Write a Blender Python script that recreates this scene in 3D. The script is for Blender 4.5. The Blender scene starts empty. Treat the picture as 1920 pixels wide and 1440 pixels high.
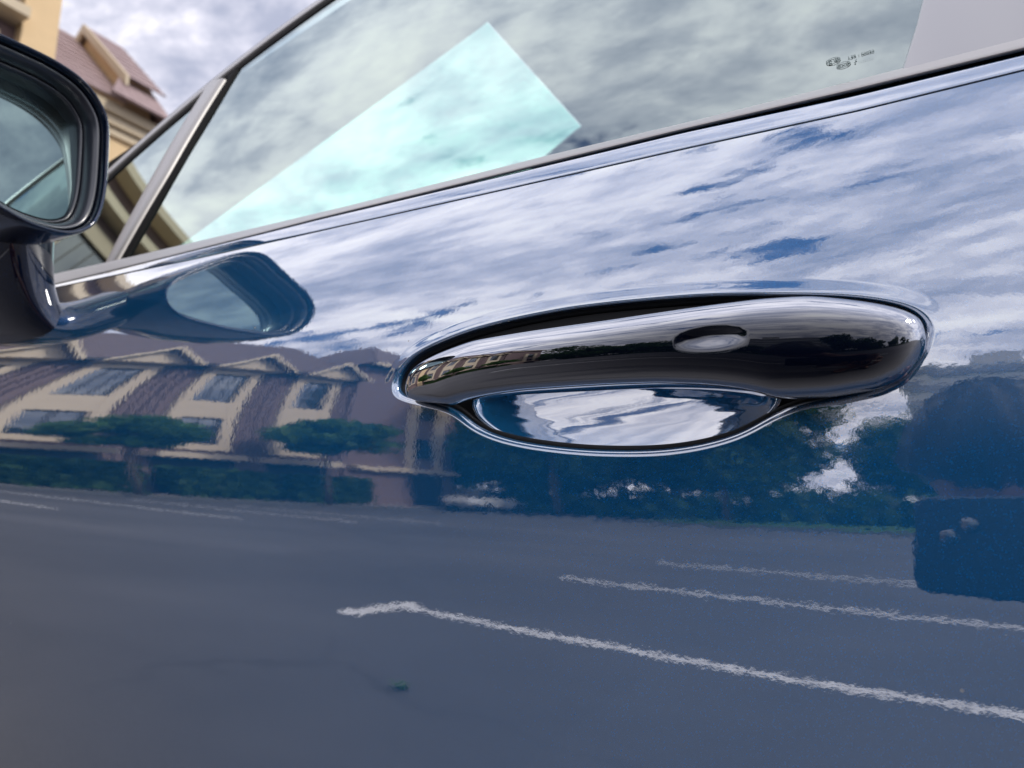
import bpy, bmesh, math, random
import numpy as np
from mathutils import Vector, Matrix
from mathutils.geometry import delaunay_2d_cdt

SC = bpy.context.scene
COL = SC.collection
R = math.radians
rnd = random.Random(7)

# ------------------------------------------------------------------ camera
F_PX, YAW, PITCH = 1400.0, R(29.5), R(10.8)
CAM = Vector((0.0, 0.31, 0.85))
FW = Vector((math.sin(YAW)*math.cos(PITCH), -math.cos(YAW)*math.cos(PITCH), math.sin(PITCH)))
RT = FW.cross(Vector((0, 0, 1))).normalized()
UP = RT.cross(FW)
cd = bpy.data.cameras.new('camera')
cd.sensor_width = 36.0
cd.lens = F_PX/1920.0*36.0
cd.clip_start, cd.clip_end = 0.005, 2000.0
cd.dof.use_dof = True
cd.dof.focus_distance = 0.345
cd.dof.aperture_fstop = 11.0
cam = bpy.data.objects.new('camera', cd)
cam.matrix_world = Matrix(((RT.x, UP.x, -FW.x, CAM.x), (RT.y, UP.y, -FW.y, CAM.y), (RT.z, UP.z, -FW.z, CAM.z), (0, 0, 0, 1)))
COL.objects.link(cam)
SC.camera = cam

# ------------------------------------------------------------------ render settings
SC.view_settings.view_transform = 'Standard'
SC.view_settings.look = 'None'
SC.view_settings.exposure = 0.0
SC.view_settings.gamma = 1.0
SC.cycles.use_denoising = True
SC.cycles.max_bounces = 10
SC.cycles.glossy_bounces = 6
SC.cycles.transparent_max_bounces = 12
SC.cycles.diffuse_bounces = 3
SC.cycles.caustics_reflective = False
SC.cycles.caustics_refractive = False
SC.cycles.sample_clamp_indirect = 4.0

# ------------------------------------------------------------------ node helper
class NT:
    def __init__(s, tree):
        s.t = tree
        s.n = tree.nodes
        s.n.clear()
    def add(s, typ, props=None, **ins):
        nd = s.n.new(typ)
        for k, v in (props or {}).items():
            setattr(nd, k, v)
        for k, v in ins.items():
            s.set(nd, k, v)
        return nd
    def set(s, nd, k, v):
        key = int(k[1:]) if (k[0] == 'i' and k[1:].isdigit()) else k.replace('_', ' ')
        sock = nd.inputs[key]
        if isinstance(v, bpy.types.NodeSocket):
            s.t.links.new(v, sock)
        else:
            if hasattr(sock, 'default_value'):
                dv = sock.default_value
                if hasattr(dv, '__len__') and not hasattr(v, '__len__'):
                    v = [v]*len(dv)
                if hasattr(dv, '__len__') and len(dv) == 4 and len(v) == 3:
                    v = tuple(v)+(1.0,)
            sock.default_value = v
    def math(s, op, a, b=0.0, c=None, clamp=False):
        nd = s.add('ShaderNodeMath', {'operation': op, 'use_clamp': clamp}, i0=a, i1=b)
        if c is not None:
            s.set(nd, 'i2', c)
        return nd.outputs[0]
    def ramp(s, fac, stops, interp='LINEAR'):
        nd = s.add('ShaderNodeValToRGB', None, Fac=fac)
        nd.color_ramp.interpolation = interp
        el = nd.color_ramp.elements
        while len(el) > 1:
            el.remove(el[-1])
        for i, (p, c) in enumerate(stops):
            e = el[0] if i == 0 else el.new(p)
            e.position = p
            e.color = tuple(c)+(1.0,) if len(c) == 3 else c
        return nd.outputs[0]
    def noise(s, vec, scale, detail=4.0, rough=0.5, dist=0.0):
        nd = s.add('ShaderNodeTexNoise', None, Scale=scale, Detail=detail, Roughness=rough, Distortion=dist)
        if vec is not None:
            s.set(nd, 'Vector', vec)
        return nd.outputs['Fac']
    def mix(s, f, a, b, typ='MIX'):
        nd = s.add('ShaderNodeMix', {'data_type': 'RGBA', 'blend_type': typ})
        for i, v in ((0, f), (6, a), (7, b)):
            so = nd.inputs[i]
            if isinstance(v, bpy.types.NodeSocket):
                s.t.links.new(v, so)
            else:
                so.default_value = v if not hasattr(v, '__len__') or len(v) == 4 else tuple(v)+(1.0,)
        return nd.outputs[2]
    def combine(s, x, y, z):
        return s.add('ShaderNodeCombineXYZ', None, X=x, Y=y, Z=z).outputs[0]

# ------------------------------------------------------------------ sky: Nishita with a broken layer of cloud
SUN_EL, SUN_AZ = R(42), R(174)      # azimuth measured from +X towards +Y
world = bpy.data.worlds.new('World')
SC.world = world
world.use_nodes = True
w = NT(world.node_tree)
sky = w.add('ShaderNodeTexSky', {'sky_type': 'NISHITA', 'sun_disc': False, 'sun_elevation': SUN_EL,
                                 'sun_rotation': math.pi/2-SUN_AZ, 'air_density': 1.0, 'dust_density': 1.0, 'ozone_density': 1.5})
tc = w.add('ShaderNodeTexCoord')
sep = w.add('ShaderNodeSeparateXYZ', None, Vector=tc.outputs['Generated'])
zz = w.math('ADD', w.math('MAXIMUM', sep.outputs['Z'], 0.0), 0.16)
pv = w.combine(w.math('DIVIDE', sep.outputs['X'], zz), w.math('DIVIDE', sep.outputs['Y'], zz), 0.0)
pvs = w.add('ShaderNodeMapping', None, Vector=pv, Location=(31.0, 15.0, 0.0), Scale=(1.0, 1.5, 1.0), Rotation=(0, 0, R(25))).outputs[0]
big = w.noise(pvs, 0.8, 3, 0.5, 0.2)
mid = w.noise(pvs, 2.0, 7, 0.60, 0.35)
rip = w.noise(pvs, 6.0, 6, 0.62, 0.25)
dens = w.math('ADD', w.math('MULTIPLY', big, 0.35), w.math('ADD', w.math('MULTIPLY', mid, 0.65), w.math('MULTIPLY', rip, 0.50)))
cover = w.ramp(dens, [(0.588, (0.08, 0.08, 0.08)), (0.665, (1, 1, 1))], 'EASE')
tone = w.math('ADD', w.math('MULTIPLY', w.noise(pvs, 1.5, 8, 0.64, 0.4), 0.66), w.math('MULTIPLY', rip, 0.34))
cloud = w.ramp(tone, [(0.40, (0.33, 0.355, 0.46)), (0.475, (0.53, 0.535, 0.63)), (0.54, (0.79, 0.77, 0.83)), (0.62, (0.98, 0.955, 0.95))])
cloud = w.mix(1.0, cloud, (15.0, 15.0, 15.0, 1), 'MULTIPLY')
blue = w.mix(1.0, sky.outputs[0], (0.62, 0.85, 1.20, 1), 'MULTIPLY')
skycol = w.mix(cover, blue, cloud)
bg = w.add('ShaderNodeBackground', None, Color=skycol, Strength=0.1)
wo = w.add('ShaderNodeOutputWorld', None, Surface=bg.outputs[0])

sl = bpy.data.lights.new('sun', 'SUN')
sl.energy = 2.0
sl.angle = R(8)
sl.color = (1.0, 0.94, 0.85)
sun = bpy.data.objects.new('sun', sl)
sd = Vector((math.cos(SUN_EL)*math.cos(SUN_AZ), math.cos(SUN_EL)*math.sin(SUN_AZ), math.sin(SUN_EL)))
sun.rotation_euler = sd.to_track_quat('Z', 'Y').to_euler()
sun.location = sd*50
COL.objects.link(sun)

# ------------------------------------------------------------------ materials
MATS = {}
def new_mat(name):
    m = bpy.data.materials.new(name)
    m.use_nodes = True
    return m, NT(m.node_tree)

def plain(name, col, rough=0.5, metal=0.0, var=0.15, scale=6.0, bump=0.0, bscale=40.0, spec=0.5, coat=0.0, vec='Object'):
    m, t = new_mat(name)
    co = t.add('ShaderNodeTexCoord').outputs[vec]
    n = t.noise(co, scale, 5, 0.6)
    c = t.mix(n, tuple(x*(1-var) for x in col), tuple(min(1, x*(1+var)) for x in col))
    p = t.add('ShaderNodeBsdfPrincipled', None, Base_Color=c, Roughness=rough, Metallic=metal, Specular_IOR_Level=spec, Coat_Weight=coat)
    if bump:
        b = t.add('ShaderNodeBump', None, Strength=bump, Distance=0.01, Height=t.noise(co, bscale, 6, 0.6))
        t.set(p, 'Normal', b.outputs[0])
    t.add('ShaderNodeOutputMaterial', None, Surface=p.outputs[0])
    MATS[name] = m
    return m

def lacquer(name, base, refl, rough=0.012, flake=True, peel=1.0, base_metal=0.85, base_rough=0.42, grow=0.45, power=1.6, tint=(0.97, 0.98, 1.0), base_spec=0.3, cap=1.0):
    """a coloured (metallic flake) base under a hard mirror-like clear coat with slight orange peel"""
    m, t = new_mat(name)
    co = t.add('ShaderNodeTexCoord').outputs['Object']
    col = base
    p = t.add('ShaderNodeBsdfPrincipled', None, Base_Color=base, Roughness=base_rough, Metallic=base_metal, Specular_IOR_Level=base_spec)
    if flake:
        v = t.add('ShaderNodeTexVoronoi', {'feature': 'F1'}, Vector=co, Scale=3600.0)
        v2 = t.add('ShaderNodeTexVoronoi', {'feature': 'F1'}, Vector=co, Scale=1900.0)
        sp = t.add('ShaderNodeSeparateColor', None, Color=v.outputs['Color']).outputs[0]
        sp2 = t.add('ShaderNodeSeparateColor', None, Color=v2.outputs['Color']).outputs[1]
        f = t.math('ADD', t.math('MULTIPLY', sp, 0.6), t.math('MULTIPLY', t.math('POWER', sp2, 6.0), 0.5))
        c = t.mix(1.0, base, t.ramp(f, [(0.0, (0.72, 0.72, 0.72)), (0.5, (0.98, 0.98, 0.98)), (1.0, (1.5, 1.5, 1.5))]), 'MULTIPLY')
        t.set(p, 'Base_Color', c)
    orange = t.noise(co, 260.0, 3, 0.55)
    wave = t.noise(co, 45.0, 2, 0.5)
    h = t.math('ADD', t.math('MULTIPLY', orange, 0.000012*peel), t.math('MULTIPLY', wave, 0.00002*peel))
    b = t.add('ShaderNodeBump', None, Strength=1.0, Distance=1.0, Height=h)
    g = t.add('ShaderNodeBsdfGlossy', None, Color=tint, Roughness=rough, Normal=b.outputs[0])
    lw = t.add('ShaderNodeLayerWeight', None, Blend=0.5)
    f = t.math('MINIMUM', t.math('ADD', refl, t.math('MULTIPLY', t.math('POWER', lw.outputs['Facing'], power), grow)), cap)
    mx = t.add('ShaderNodeMixShader', None, Fac=f, i1=p.outputs[0], i2=g.outputs[0])
    if flake:       # a few specks of dust lying on the lacquer
        vd = t.add('ShaderNodeTexVoronoi', {'feature': 'F1'}, Vector=co, Scale=75.0)
        pick = t.math('GREATER_THAN', t.add('ShaderNodeSeparateColor', None, Color=vd.outputs['Color']).outputs[0], 0.90)
        size = t.math('MULTIPLY', t.add('ShaderNodeSeparateColor', None, Color=vd.outputs['Color']).outputs[1], 0.055)
        spot = t.math('MULTIPLY', t.math('LESS_THAN', vd.outputs['Distance'], size), t.math('MULTIPLY', pick, 0.55))
        du = t.add('ShaderNodeBsdfDiffuse', None, Color=(0.5, 0.48, 0.45))
        mx = t.add('ShaderNodeMixShader', None, Fac=spot, i1=mx.outputs[0], i2=du.outputs[0])
    t.add('ShaderNodeOutputMaterial', None, Surface=mx.outputs[0])
    MATS[name] = m
    return m

def tinted_glass(name, refl, tint, rtint=(0.87, 1.0, 0.975), grow=0.5):
    m, t = new_mat(name)
    tr = t.add('ShaderNodeBsdfTransparent', None, Color=tint)
    g = t.add('ShaderNodeBsdfGlossy', None, Color=rtint, Roughness=0.006)
    lw = t.add('ShaderNodeLayerWeight', None, Blend=0.5)
    f = t.math('ADD', refl, t.math('MULTIPLY', t.math('POWER', lw.outputs['Facing'], 3.0), grow), clamp=True)
    mx = t.add('ShaderNodeMixShader', None, Fac=f, i1=tr.outputs[0], i2=g.outputs[0])
    t.add('ShaderNodeOutputMaterial', None, Surface=mx.outputs[0])
    MATS[name] = m
    return m

PAINT = lacquer('blue_paint', (0.002, 0.19, 0.50), 0.47, base_metal=0.3, base_rough=0.65, grow=0.62, power=1.6)
HANDLE_PAINT = lacquer('dark_handle_paint', (0.002, 0.004, 0.012), 0.02, flake=False, peel=0.25, base_metal=0.0, base_rough=0.5, grow=3.3, power=1.30, cap=0.70, tint=(0.90, 0.93, 1.0), base_spec=0.0)
MIRROR_PAINT = lacquer('mirror_paint', (0.002, 0.012, 0.045), 0.07, peel=0.4, grow=0.55, power=2.4)
GLASS = tinted_glass('side_glass', 0.46, (0.80, 0.98, 0.92))
GLASS_IN = tinted_glass('glass_inner', 0.0, (0.97, 1.0, 0.99), grow=0.0)
SCREEN_GLASS = tinted_glass('screen_glass', 0.05, (0.78, 1.0, 0.95), grow=0.0)
MIRROR_GLASS = lacquer('mirror_glass', (0.02, 0.03, 0.03), 0.60, rough=0.004, flake=False, peel=0.0, base_metal=0, tint=(0.31, 0.44, 0.455), grow=0.2)
SATIN = lacquer('satin_trim', (0.33, 0.315, 0.305), 0.08, rough=0.42, flake=False, peel=0.2, base_metal=0.2)
GLOSS_BLACK = lacquer('gloss_black', (0.004, 0.004, 0.005), 0.12, flake=False, peel=0.2, base_metal=0)
PILLAR_GLOSS = lacquer('pillar_gloss', (0.16, 0.155, 0.165), 0.30, rough=0.32, flake=False, peel=0.0, base_metal=0)
BEZEL = lacquer('mirror_bezel', (0.015, 0.02, 0.035), 0.07, rough=0.25, flake=False, peel=0.5, base_metal=0)
RUBBER = plain('black_rubber', (0.006, 0.006, 0.007), 0.75, spec=0.2)
BLACK_PLASTIC = plain('black_plastic', (0.008, 0.009, 0.012), 0.5, spec=0.3)
CABIN = plain('cabin_trim', (0.02, 0.02, 0.021), 0.8, spec=0.2, scale=60)
TYRE = plain('tyre', (0.015, 0.015, 0.016), 0.8)
RIM = plain('alloy_rim', (0.45, 0.46, 0.48), 0.3, metal=1.0)
MARK = plain('etched_mark', (0.24, 0.31, 0.31), 0.7, spec=0.1)

# ------------------------------------------------------------------ object helpers
def mesh_obj(name, verts, faces, mats, parent=None, smooth=True, normals=None, mat_idx=None):
    me = bpy.data.meshes.new(name)
    me.from_pydata([tuple(v) for v in verts], [], [tuple(f) for f in faces])
    for m in (mats if isinstance(mats, (list, tuple)) else [mats]):
        me.materials.append(m)
    if smooth:
        me.polygons.foreach_set('use_smooth', [True]*len(me.polygons))
    if mat_idx is not None:
        me.polygons.foreach_set('material_index', mat_idx)
    me.update()
    if normals is not None:
        me.normals_split_custom_set_from_vertices([tuple(n) for n in normals])
    o = bpy.data.objects.new(name, me)
    COL.objects.link(o)
    if parent is not None:
        attach(o, parent)
    return o

def attach(o, parent):
    o.parent = parent
    if not parent.get('local_build'):
        o.matrix_parent_inverse = (world_of(parent)).inverted()

def world_of(o):
    m = o.matrix_basis.copy() if o.parent is None else world_of(o.parent) @ o.matrix_parent_inverse @ o.matrix_basis
    return m

def empty(name, loc, label=None, cat=None, group=None, rz=0.0):
    o = bpy.data.objects.new(name, None)
    o.empty_display_size = 0.2
    o.location = loc
    o.rotation_euler = (0, 0, rz)
    COL.objects.link(o)
    tag(o, label, cat, group)
    return o

def tag(o, label=None, cat=None, group=None, kind=None):
    if label: o['label'] = label
    if cat: o['category'] = cat
    if group: o['group'] = group
    if kind: o['kind'] = kind
    return o

class MB:
    """collects simple solids into one mesh"""
    def __init__(s):
        s.v, s.f = [], []
    def box(s, x0, x1, y0, y1, z0, z1):
        b = len(s.v)
        s.v += [(x0, y0, z0), (x1, y0, z0), (x1, y1, z0), (x0, y1, z0), (x0, y0, z1), (x1, y0, z1), (x1, y1, z1), (x0, y1, z1)]
        s.f += [tuple(b+i for i in q) for q in ((0, 3, 2, 1), (4, 5, 6, 7), (0, 1, 5, 4), (1, 2, 6, 5), (2, 3, 7, 6), (3, 0, 4, 7))]
        return s
    def prism(s, poly, axis, a0, a1):
        """extrude a 2-D polygon along an axis"""
        b = len(s.v); n = len(poly)
        for a in (a0, a1):
            for (p, q) in poly:
                s.v.append((a, p, q) if axis == 'x' else (p, a, q) if axis == 'y' else (p, q, a))
        s.f.append(tuple(b+i for i in range(n))[::-1]); s.f.append(tuple(b+n+i for i in range(n)))
        for i in range(n):
            j = (i+1) % n
            s.f.append((b+i, b+j, b+n+j, b+n+i))
        return s
    def slab(s, pts, thick):
        """a polygon in space given thickness along its normal (downwards)"""
        P = [Vector(p) for p in pts]
        nrm = (P[1]-P[0]).cross(P[2]-P[0]).normalized()
        b = len(s.v); n = len(P)
        s.v += [tuple(p) for p in P]+[tuple(p-nrm*thick) for p in P]
        s.f.append(tuple(b+i for i in range(n))); s.f.append(tuple(b+n+i for i in range(n))[::-1])
        for i in range(n):
            j = (i+1) % n
            s.f.append((b+j, b+i, b+n+i, b+n+j))
        return s
    def tube(s, pts, rad, n=8, caps=True):
        P = [Vector(p) for p in pts]
        rr = rad if hasattr(rad, '__len__') else [rad]*len(P)
        b = len(s.v)
        for i, p in enumerate(P):
            d = (P[min(i+1, len(P)-1)]-P[max(i-1, 0)]).normalized()
            a = d.cross(Vector((0, 0, 1)) if abs(d.z) < 0.95 else Vector((1, 0, 0))).normalized()
            c = d.cross(a)
            for k in range(n):
                t = 2*math.pi*k/n
                s.v.append(tuple(p+(a*math.cos(t)+c*math.sin(t))*rr[i]))
        for i in range(len(P)-1):
            for k in range(n):
                k2 = (k+1) % n
                s.f.append((b+i*n+k, b+i*n+k2, b+(i+1)*n+k2, b+(i+1)*n+k))
        if caps:
            s.f.append(tuple(b+k for k in range(n))[::-1]); s.f.append(tuple(b+(len(P)-1)*n+k for k in range(n)))
        return s
    def build(s, name, mats, parent=None, smooth=False):
        return mesh_obj(name, s.v, s.f, mats, parent, smooth)

def grid_faces(nu, nv, closed_u=False, closed_v=False):
    f = []
    for i in range(nu if closed_u else nu-1):
        for j in range(nv if closed_v else nv-1):
            a, b = i*nv+j, i*nv+(j+1) % nv
            c, d = ((i+1) % nu)*nv+(j+1) % nv, ((i+1) % nu)*nv+j
            f.append((a, b, c, d))
    return f

def copy_tree(o, parent=None):
    c = o.copy()
    COL.objects.link(c)
    if parent is not None:
        c.parent = parent
    for ch in list(o.children):
        copy_tree(ch, c)
    return c

# ================================================================== THE CAR
# body side: y = S(x, z), x forwards, y outwards (left side of the car), z up
S_TERMS = (((0, 1), 0.0097), ((1, 1), 0.0809), ((2, 0), 0.0248), ((0, 2), -0.2485), ((0, 3), -1.0879), ((1, 2), -0.5439),
           ((2, 1), 0.1697), ((2, 2), -0.9209), ((1, 3), -2.828), ((0, 4), -3.8141), ((3, 1), 0.1424))
def S(x, z):
    u = z-0.85
    xc, uc = min(max(x, -0.08), 0.74), min(max(u, -0.20), 0.21)
    s = gx = gu = 0.0
    for (a, b), k in S_TERMS:
        s += k*xc**a*uc**b
        if a: gx += k*a*xc**(a-1)*uc**b
        if b: gu += k*b*xc**a*uc**(b-1)
    ex = max(-0.25, min(0.25, x-xc))
    return s+gx*ex+gu*(u-uc)-0.10*max(0.0, -0.5-x)**2
def SN(x, z):
    e = 1e-4
    return Vector((-(S(x+e, z)-S(x-e, z))/2/e, 1.0, -(S(x, z+e)-S(x, z-e))/2/e)).normalized()
def lerp_list(tab, x):
    xs = [a for a, b in tab]; ys = [b for a, b in tab]
    return float(np.interp(x, xs, ys))
def Gy(x, z):       # outer face of the side glass
    q = z-1.05
    return -0.032-0.34*q-0.25*q*q-0.04*x*x
def GN(x, z):
    return Vector((0.08*x, 1.0, 0.34+0.5*(z-1.05))).normalized()

CREASE = [(-0.8, 1.0220), (-0.0437, 1.0225), (0.0167, 1.0233), (0.0914, 1.0268), (0.1726, 1.0297), (0.3106, 1.0346), (0.4494, 1.0385), (0.6309, 1.0456), (0.9, 1.057)]
GROOVE = [(-0.8, 1.0295), (-0.0446, 1.0300), (0.0162, 1.0320), (0.0919, 1.0373), (0.3337, 1.0450), (0.6368, 1.0481), (0.9, 1.059)]
TRIM0 = [(-0.8, 1.0328), (-0.0451, 1.0332), (0.016, 1.0354), (0.0921, 1.0394), (0.3357, 1.0476), (0.641, 1.0512), (0.9, 1.061)]
TRIM1 = [(-0.8, 1.0393), (-0.0459, 1.0398), (0.02, 1.0416), (0.087, 1.0440), (0.1712, 1.0485), (0.3193, 1.0532), (0.4913, 1.0613), (0.6694, 1.0690), (0.9, 1.077)]

car = empty('car', (0.0, -0.9, 0.0), 'glossy dark blue car seen close at its driver door with handle, mirror and side window', 'car')

# ---- contour of the handle opening, in (x, z)
HOLE = [(0.2496, 0.9215), (0.2466, 0.932), (0.2367, 0.9413), (0.2192, 0.9475), (0.1971, 0.9519), (0.1704, 0.9544), (0.1348, 0.9551), (0.0855, 0.9522), (0.0522, 0.9477), (0.0249, 0.9426), (0.0072, 0.9371), (-0.0017, 0.932), (-0.0052, 0.9261), (-0.005, 0.9203), (-0.0012, 0.9115), (0.0077, 0.9039), (0.0223, 0.8986), (0.0448, 0.8952), (0.0539, 0.892), (0.0666, 0.8854), (0.0838, 0.8812), (0.1017, 0.8796), (0.1211, 0.88), (0.1429, 0.8819), (0.1686, 0.8861), (0.1868, 0.8912), (0.2003, 0.898), (0.2094, 0.9053), (0.2218, 0.9093), (0.2379, 0.9136), (0.2468, 0.9169)]
def closed_curve(pts, n, smooth=2.0):
    P = np.array(pts); m = len(P); out = []
    for i in range(m):
        p0, p1, p2, p3 = P[(i-1) % m], P[i], P[(i+1) % m], P[(i+2) % m]
        for k in range(40):
            t = k/40
            out.append(0.5*((2*p1)+(-p0+p2)*t+(2*p0-5*p1+4*p2-p3)*t*t+(-p0+3*p1-3*p2+p3)*t**3))
    out = np.array(out)
    seg = np.linalg.norm(np.roll(out, -1, 0)-out, axis=1)
    s = np.concatenate([[0], np.cumsum(seg)]); tot = s[-1]
    q = np.arange(n)*tot/n
    ext = np.vstack([out, out[:1]])
    C = np.stack([np.interp(q, s, ext[:, 0]), np.interp(q, s, ext[:, 1])], 1)
    if smooth:
        k = np.arange(-12, 13); wgt = np.exp(-0.5*(k/smooth)**2); wgt /= wgt.sum()
        C = sum(wgt[i]*np.roll(C, -k[i], 0) for i in range(len(k)))
    return C
NH = 320
HC = closed_curve(HOLE, NH, 3.0)
tang = np.roll(HC, -1, 0)-np.roll(HC, 1, 0)
tang /= np.linalg.norm(tang, axis=1)[:, None]
HN = np.stack([tang[:, 1], -tang[:, 0]], 1)
cen = HC.mean(0)
if ((HC-cen)*HN).sum() < 0:
    HN = -HN
for _ in range(6):
    HN = (np.roll(HN, 1, 0)+2*HN+np.roll(HN, -1, 0)); HN /= np.linalg.norm(HN, axis=1)[:, None]

HC = HC-HN*0.0034
def rim_ring(r_of, kind, val):
    """one ring of the rolled rim; returns verts and normals"""
    V, NN = [], []
    for i in range(NH):
        up_w = max(0.0, HN[i, 1])**1.0
        r = 0.0036-0.0022*up_w
        out = Vector((HN[i, 0], 0, HN[i, 1]))
        lip = 0.00024*(0.10+0.90*up_w)
        L = 0.0060
        if kind == 'roll':
            al = val
            o = r-r*math.sin(al); dep = r-r*math.cos(al)
            x, z = HC[i]+HN[i]*o
            n0 = SN(x, z)
            y = S(x, z)+lip-dep
            nn = (n0*math.cos(al)-out*math.sin(al)).normalized()
        else:                       # lip outside the roll, val 0..1
            o = r+L*val
            x, z = HC[i]+HN[i]*o
            sm = 1-val*val*(3-2*val)
            slope = -6*val*(1-val)*lip/L
            y = S(x, z)+lip*sm
            n0 = SN(x, z)
            nn = (n0-out*slope).normalized()
        V.append(Vector((x, y, z))); NN.append(nn)
    return V, NN

# ---- door skin: regular grid with a finely meshed patch around the opening
DX0, DX1, DZ0 = -0.115, 0.80, 0.30
XS = np.arange(0, 94)*0.01+(-0.115); XS[-1] = DX1+0.015
NZ = 76
px0, px1 = 8, 39           # patch in grid columns  (x from -0.035 to 0.275)
ZLOW = np.linspace(DZ0, 0.865, 50)
ZP = np.linspace(0.865, 0.972, 12)
def zrow(j, x):
    if j < 50: return ZLOW[j]
    if j < 61: return ZP[j-49]
    t = (j-60)/18.0
    return 0.972+(lerp_list(CREASE, x)-0.972)*t
NJ = 79
verts, norms, faces = [], [], []
vid = {}
def addv(key, x, z):
    if key not in vid:
        vid[key] = len(verts)
        verts.append(Vector((x, S(x, z), z))); norms.append(SN(x, z))
    return vid[key]
for i in range(len(XS)-1):
    for j in range(NJ-1):
        if px0 <= i < px1 and 49 <= j < 60:
            continue
        q = [addv((a, b), XS[a], zrow(b, XS[a])) for a, b in ((i, j), (i, j+1), (i+1, j+1), (i+1, j))]
        faces.append(q)
# the patch: constrained Delaunay between the grid border and the outermost rim ring
rings = [rim_ring(None, 'lip', v) for v in (1.0, 0.8, 0.6, 0.4, 0.2)]+[rim_ring(None, 'roll', R(a)) for a in (0, 8, 16, 24, 32, 40, 48, 56, 64, 72, 80, 90)]
ring_ids = []
for V, NN in rings:
    ids = []
    for a, b in zip(V, NN):
        ids.append(len(verts)); verts.append(a); norms.append(b)
    ring_ids.append(ids)
for a, b in zip(ring_ids[:-1], ring_ids[1:]):
    for i in range(NH):
        j = (i+1) % NH
        faces.append((a[i], b[i], b[j], a[j]))
border = [(i, 49) for i in range(px0, px1)]+[(px1, j) for j in range(49, 60)]+[(i, 60) for i in range(px1, px0, -1)]+[(px0, j) for j in range(60, 49, -1)]
bid = [addv(k, XS[k[0]], zrow(k[1], XS[k[0]])) for k in border]
outer = np.array([(v.x, v.z) for v in rings[0][0]])
inner_pts, inner_ids = [], []
for x in np.arange(XS[px0]+0.005, XS[px1]-0.002, 0.005):
    for z in np.arange(0.870, 0.970, 0.005):
        d = np.hypot(outer[:, 0]-x, outer[:, 1]-z)
        k = d.argmin()
        if d[k] < 0.0022 or ((x-outer[k, 0])*HN[k, 0]+(z-outer[k, 1])*HN[k, 1]) < 0:
            continue
        inner_pts.append((x, z)); inner_ids.append(len(verts))
        verts.append(Vector((x, S(x, z), z))); norms.append(SN(x, z))
pts2 = [Vector((verts[k].x, verts[k].z)) for k in bid]+[Vector((a, b)) for a, b in outer]+[Vector(p) for p in inner_pts]
allid = bid+ring_ids[0]+inner_ids
nb = len(bid)
edges = [(i, (i+1) % nb) for i in range(nb)]+[(nb+i, nb+(i+1) % NH) for i in range(NH)]
ov, oe, of, vo, eo, fo = delaunay_2d_cdt(pts2, edges, [], 0, 1e-7)
def in_hole(x, z):
    d = np.hypot(outer[:, 0]-x, outer[:, 1]-z); k = d.argmin()
    return ((x-outer[k, 0])*HN[k, 0]+(z-outer[k, 1])*HN[k, 1]) < 0
for tri in of:
    ids = [vo[k][0] for k in tri]
    cx = sum(ov[k].x for k in tri)/3; cz = sum(ov[k].y for k in tri)/3
    if in_hole(cx, cz):
        continue
    if all(nb <= k < nb+NH for k in ids):
        mx = np.array([cx, cz]); d = np.hypot(outer[:, 0]-cx, outer[:, 1]-cz); k = d.argmin()
        if (mx-outer[k])@HN[k] < 1e-6:
            continue
    faces.append([allid[k] for k in ids])
# inner return flange of the opening
last = ring_ids[-1]
deep = []
for i in range(NH):
    v = verts[last[i]]
    deep.append(len(verts)); verts.append(v+Vector((0, -0.006, 0))); norms.append(norms[last[i]])
for i in range(NH):
    j = (i+1) % NH
    faces.append((last[i], deep[i], deep[j], last[j]))
# consistent winding (outward +y)
door = mesh_obj('door_panel', verts, faces, PAINT, car, True)
bm = bmesh.new(); bm.from_mesh(door.data); bmesh.ops.recalc_face_normals(bm, faces=bm.faces)
bm.faces.ensure_lookup_table()
if sum(f.normal.y for f in bm.faces) < 0:
    bmesh.ops.reverse_faces(bm, faces=bm.faces)
bm.to_mesh(door.data); bm.free()
door.data.polygons.foreach_set('use_smooth', [True]*len(door.data.polygons))
door.data.normals_split_custom_set_from_vertices([tuple(n) for n in norms])

def strip(name, rows, mat, x0=DX0, x1=0.82, n=120, parent=car):
    """sweep a cross section (functions of x giving y, z) along the belt line"""
    V = []
    xs = np.linspace(x0, x1, n)
    for x in xs:
        for fn in rows:
            V.append(fn(x))
    return mesh_obj(name, V, grid_faces(n, len(rows)), mat, parent, True)

# ---- shoulder flange between the fold line and the window trim
def sh(t, inset=0.0, base=0.0):
    def fn(x):
        a, b = lerp_list(CREASE, x)+0.0009, lerp_list(GROOVE, x)+0.0020
        z = a+(b-a)*t
        y = S(x, a)-0.0006-0.34*(z-a)-4.0*(z-a)**2*1.2-inset
        return (x, y, z)
    return fn
strip('door_shoulder', [sh(0, 0.004)]+[sh(0.0, 0.0012), sh(0.03, 0.0003)]+[sh(t) for t in np.linspace(0.08, 0.93, 9)]+[sh(0.97, 0.0006), sh(1.0, 0.0022), sh(1.0, 0.01)], PAINT)
# dark slot behind fold line and under the trim
def gy(x): return sh(1.0)(x)[1]
strip('belt_seal', [lambda x: (x, S(x, lerp_list(CREASE, x))-0.006, lerp_list(CREASE, x)-0.004), lambda x: (x, gy(x)-0.005, lerp_list(GROOVE, x)-0.001),
                    lambda x: (x, gy(x)-0.0045, lerp_list(TRIM0, x)+0.002), lambda x: (x, gy(x)-0.012, lerp_list(TRIM0, x)+0.004)], RUBBER)
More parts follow.
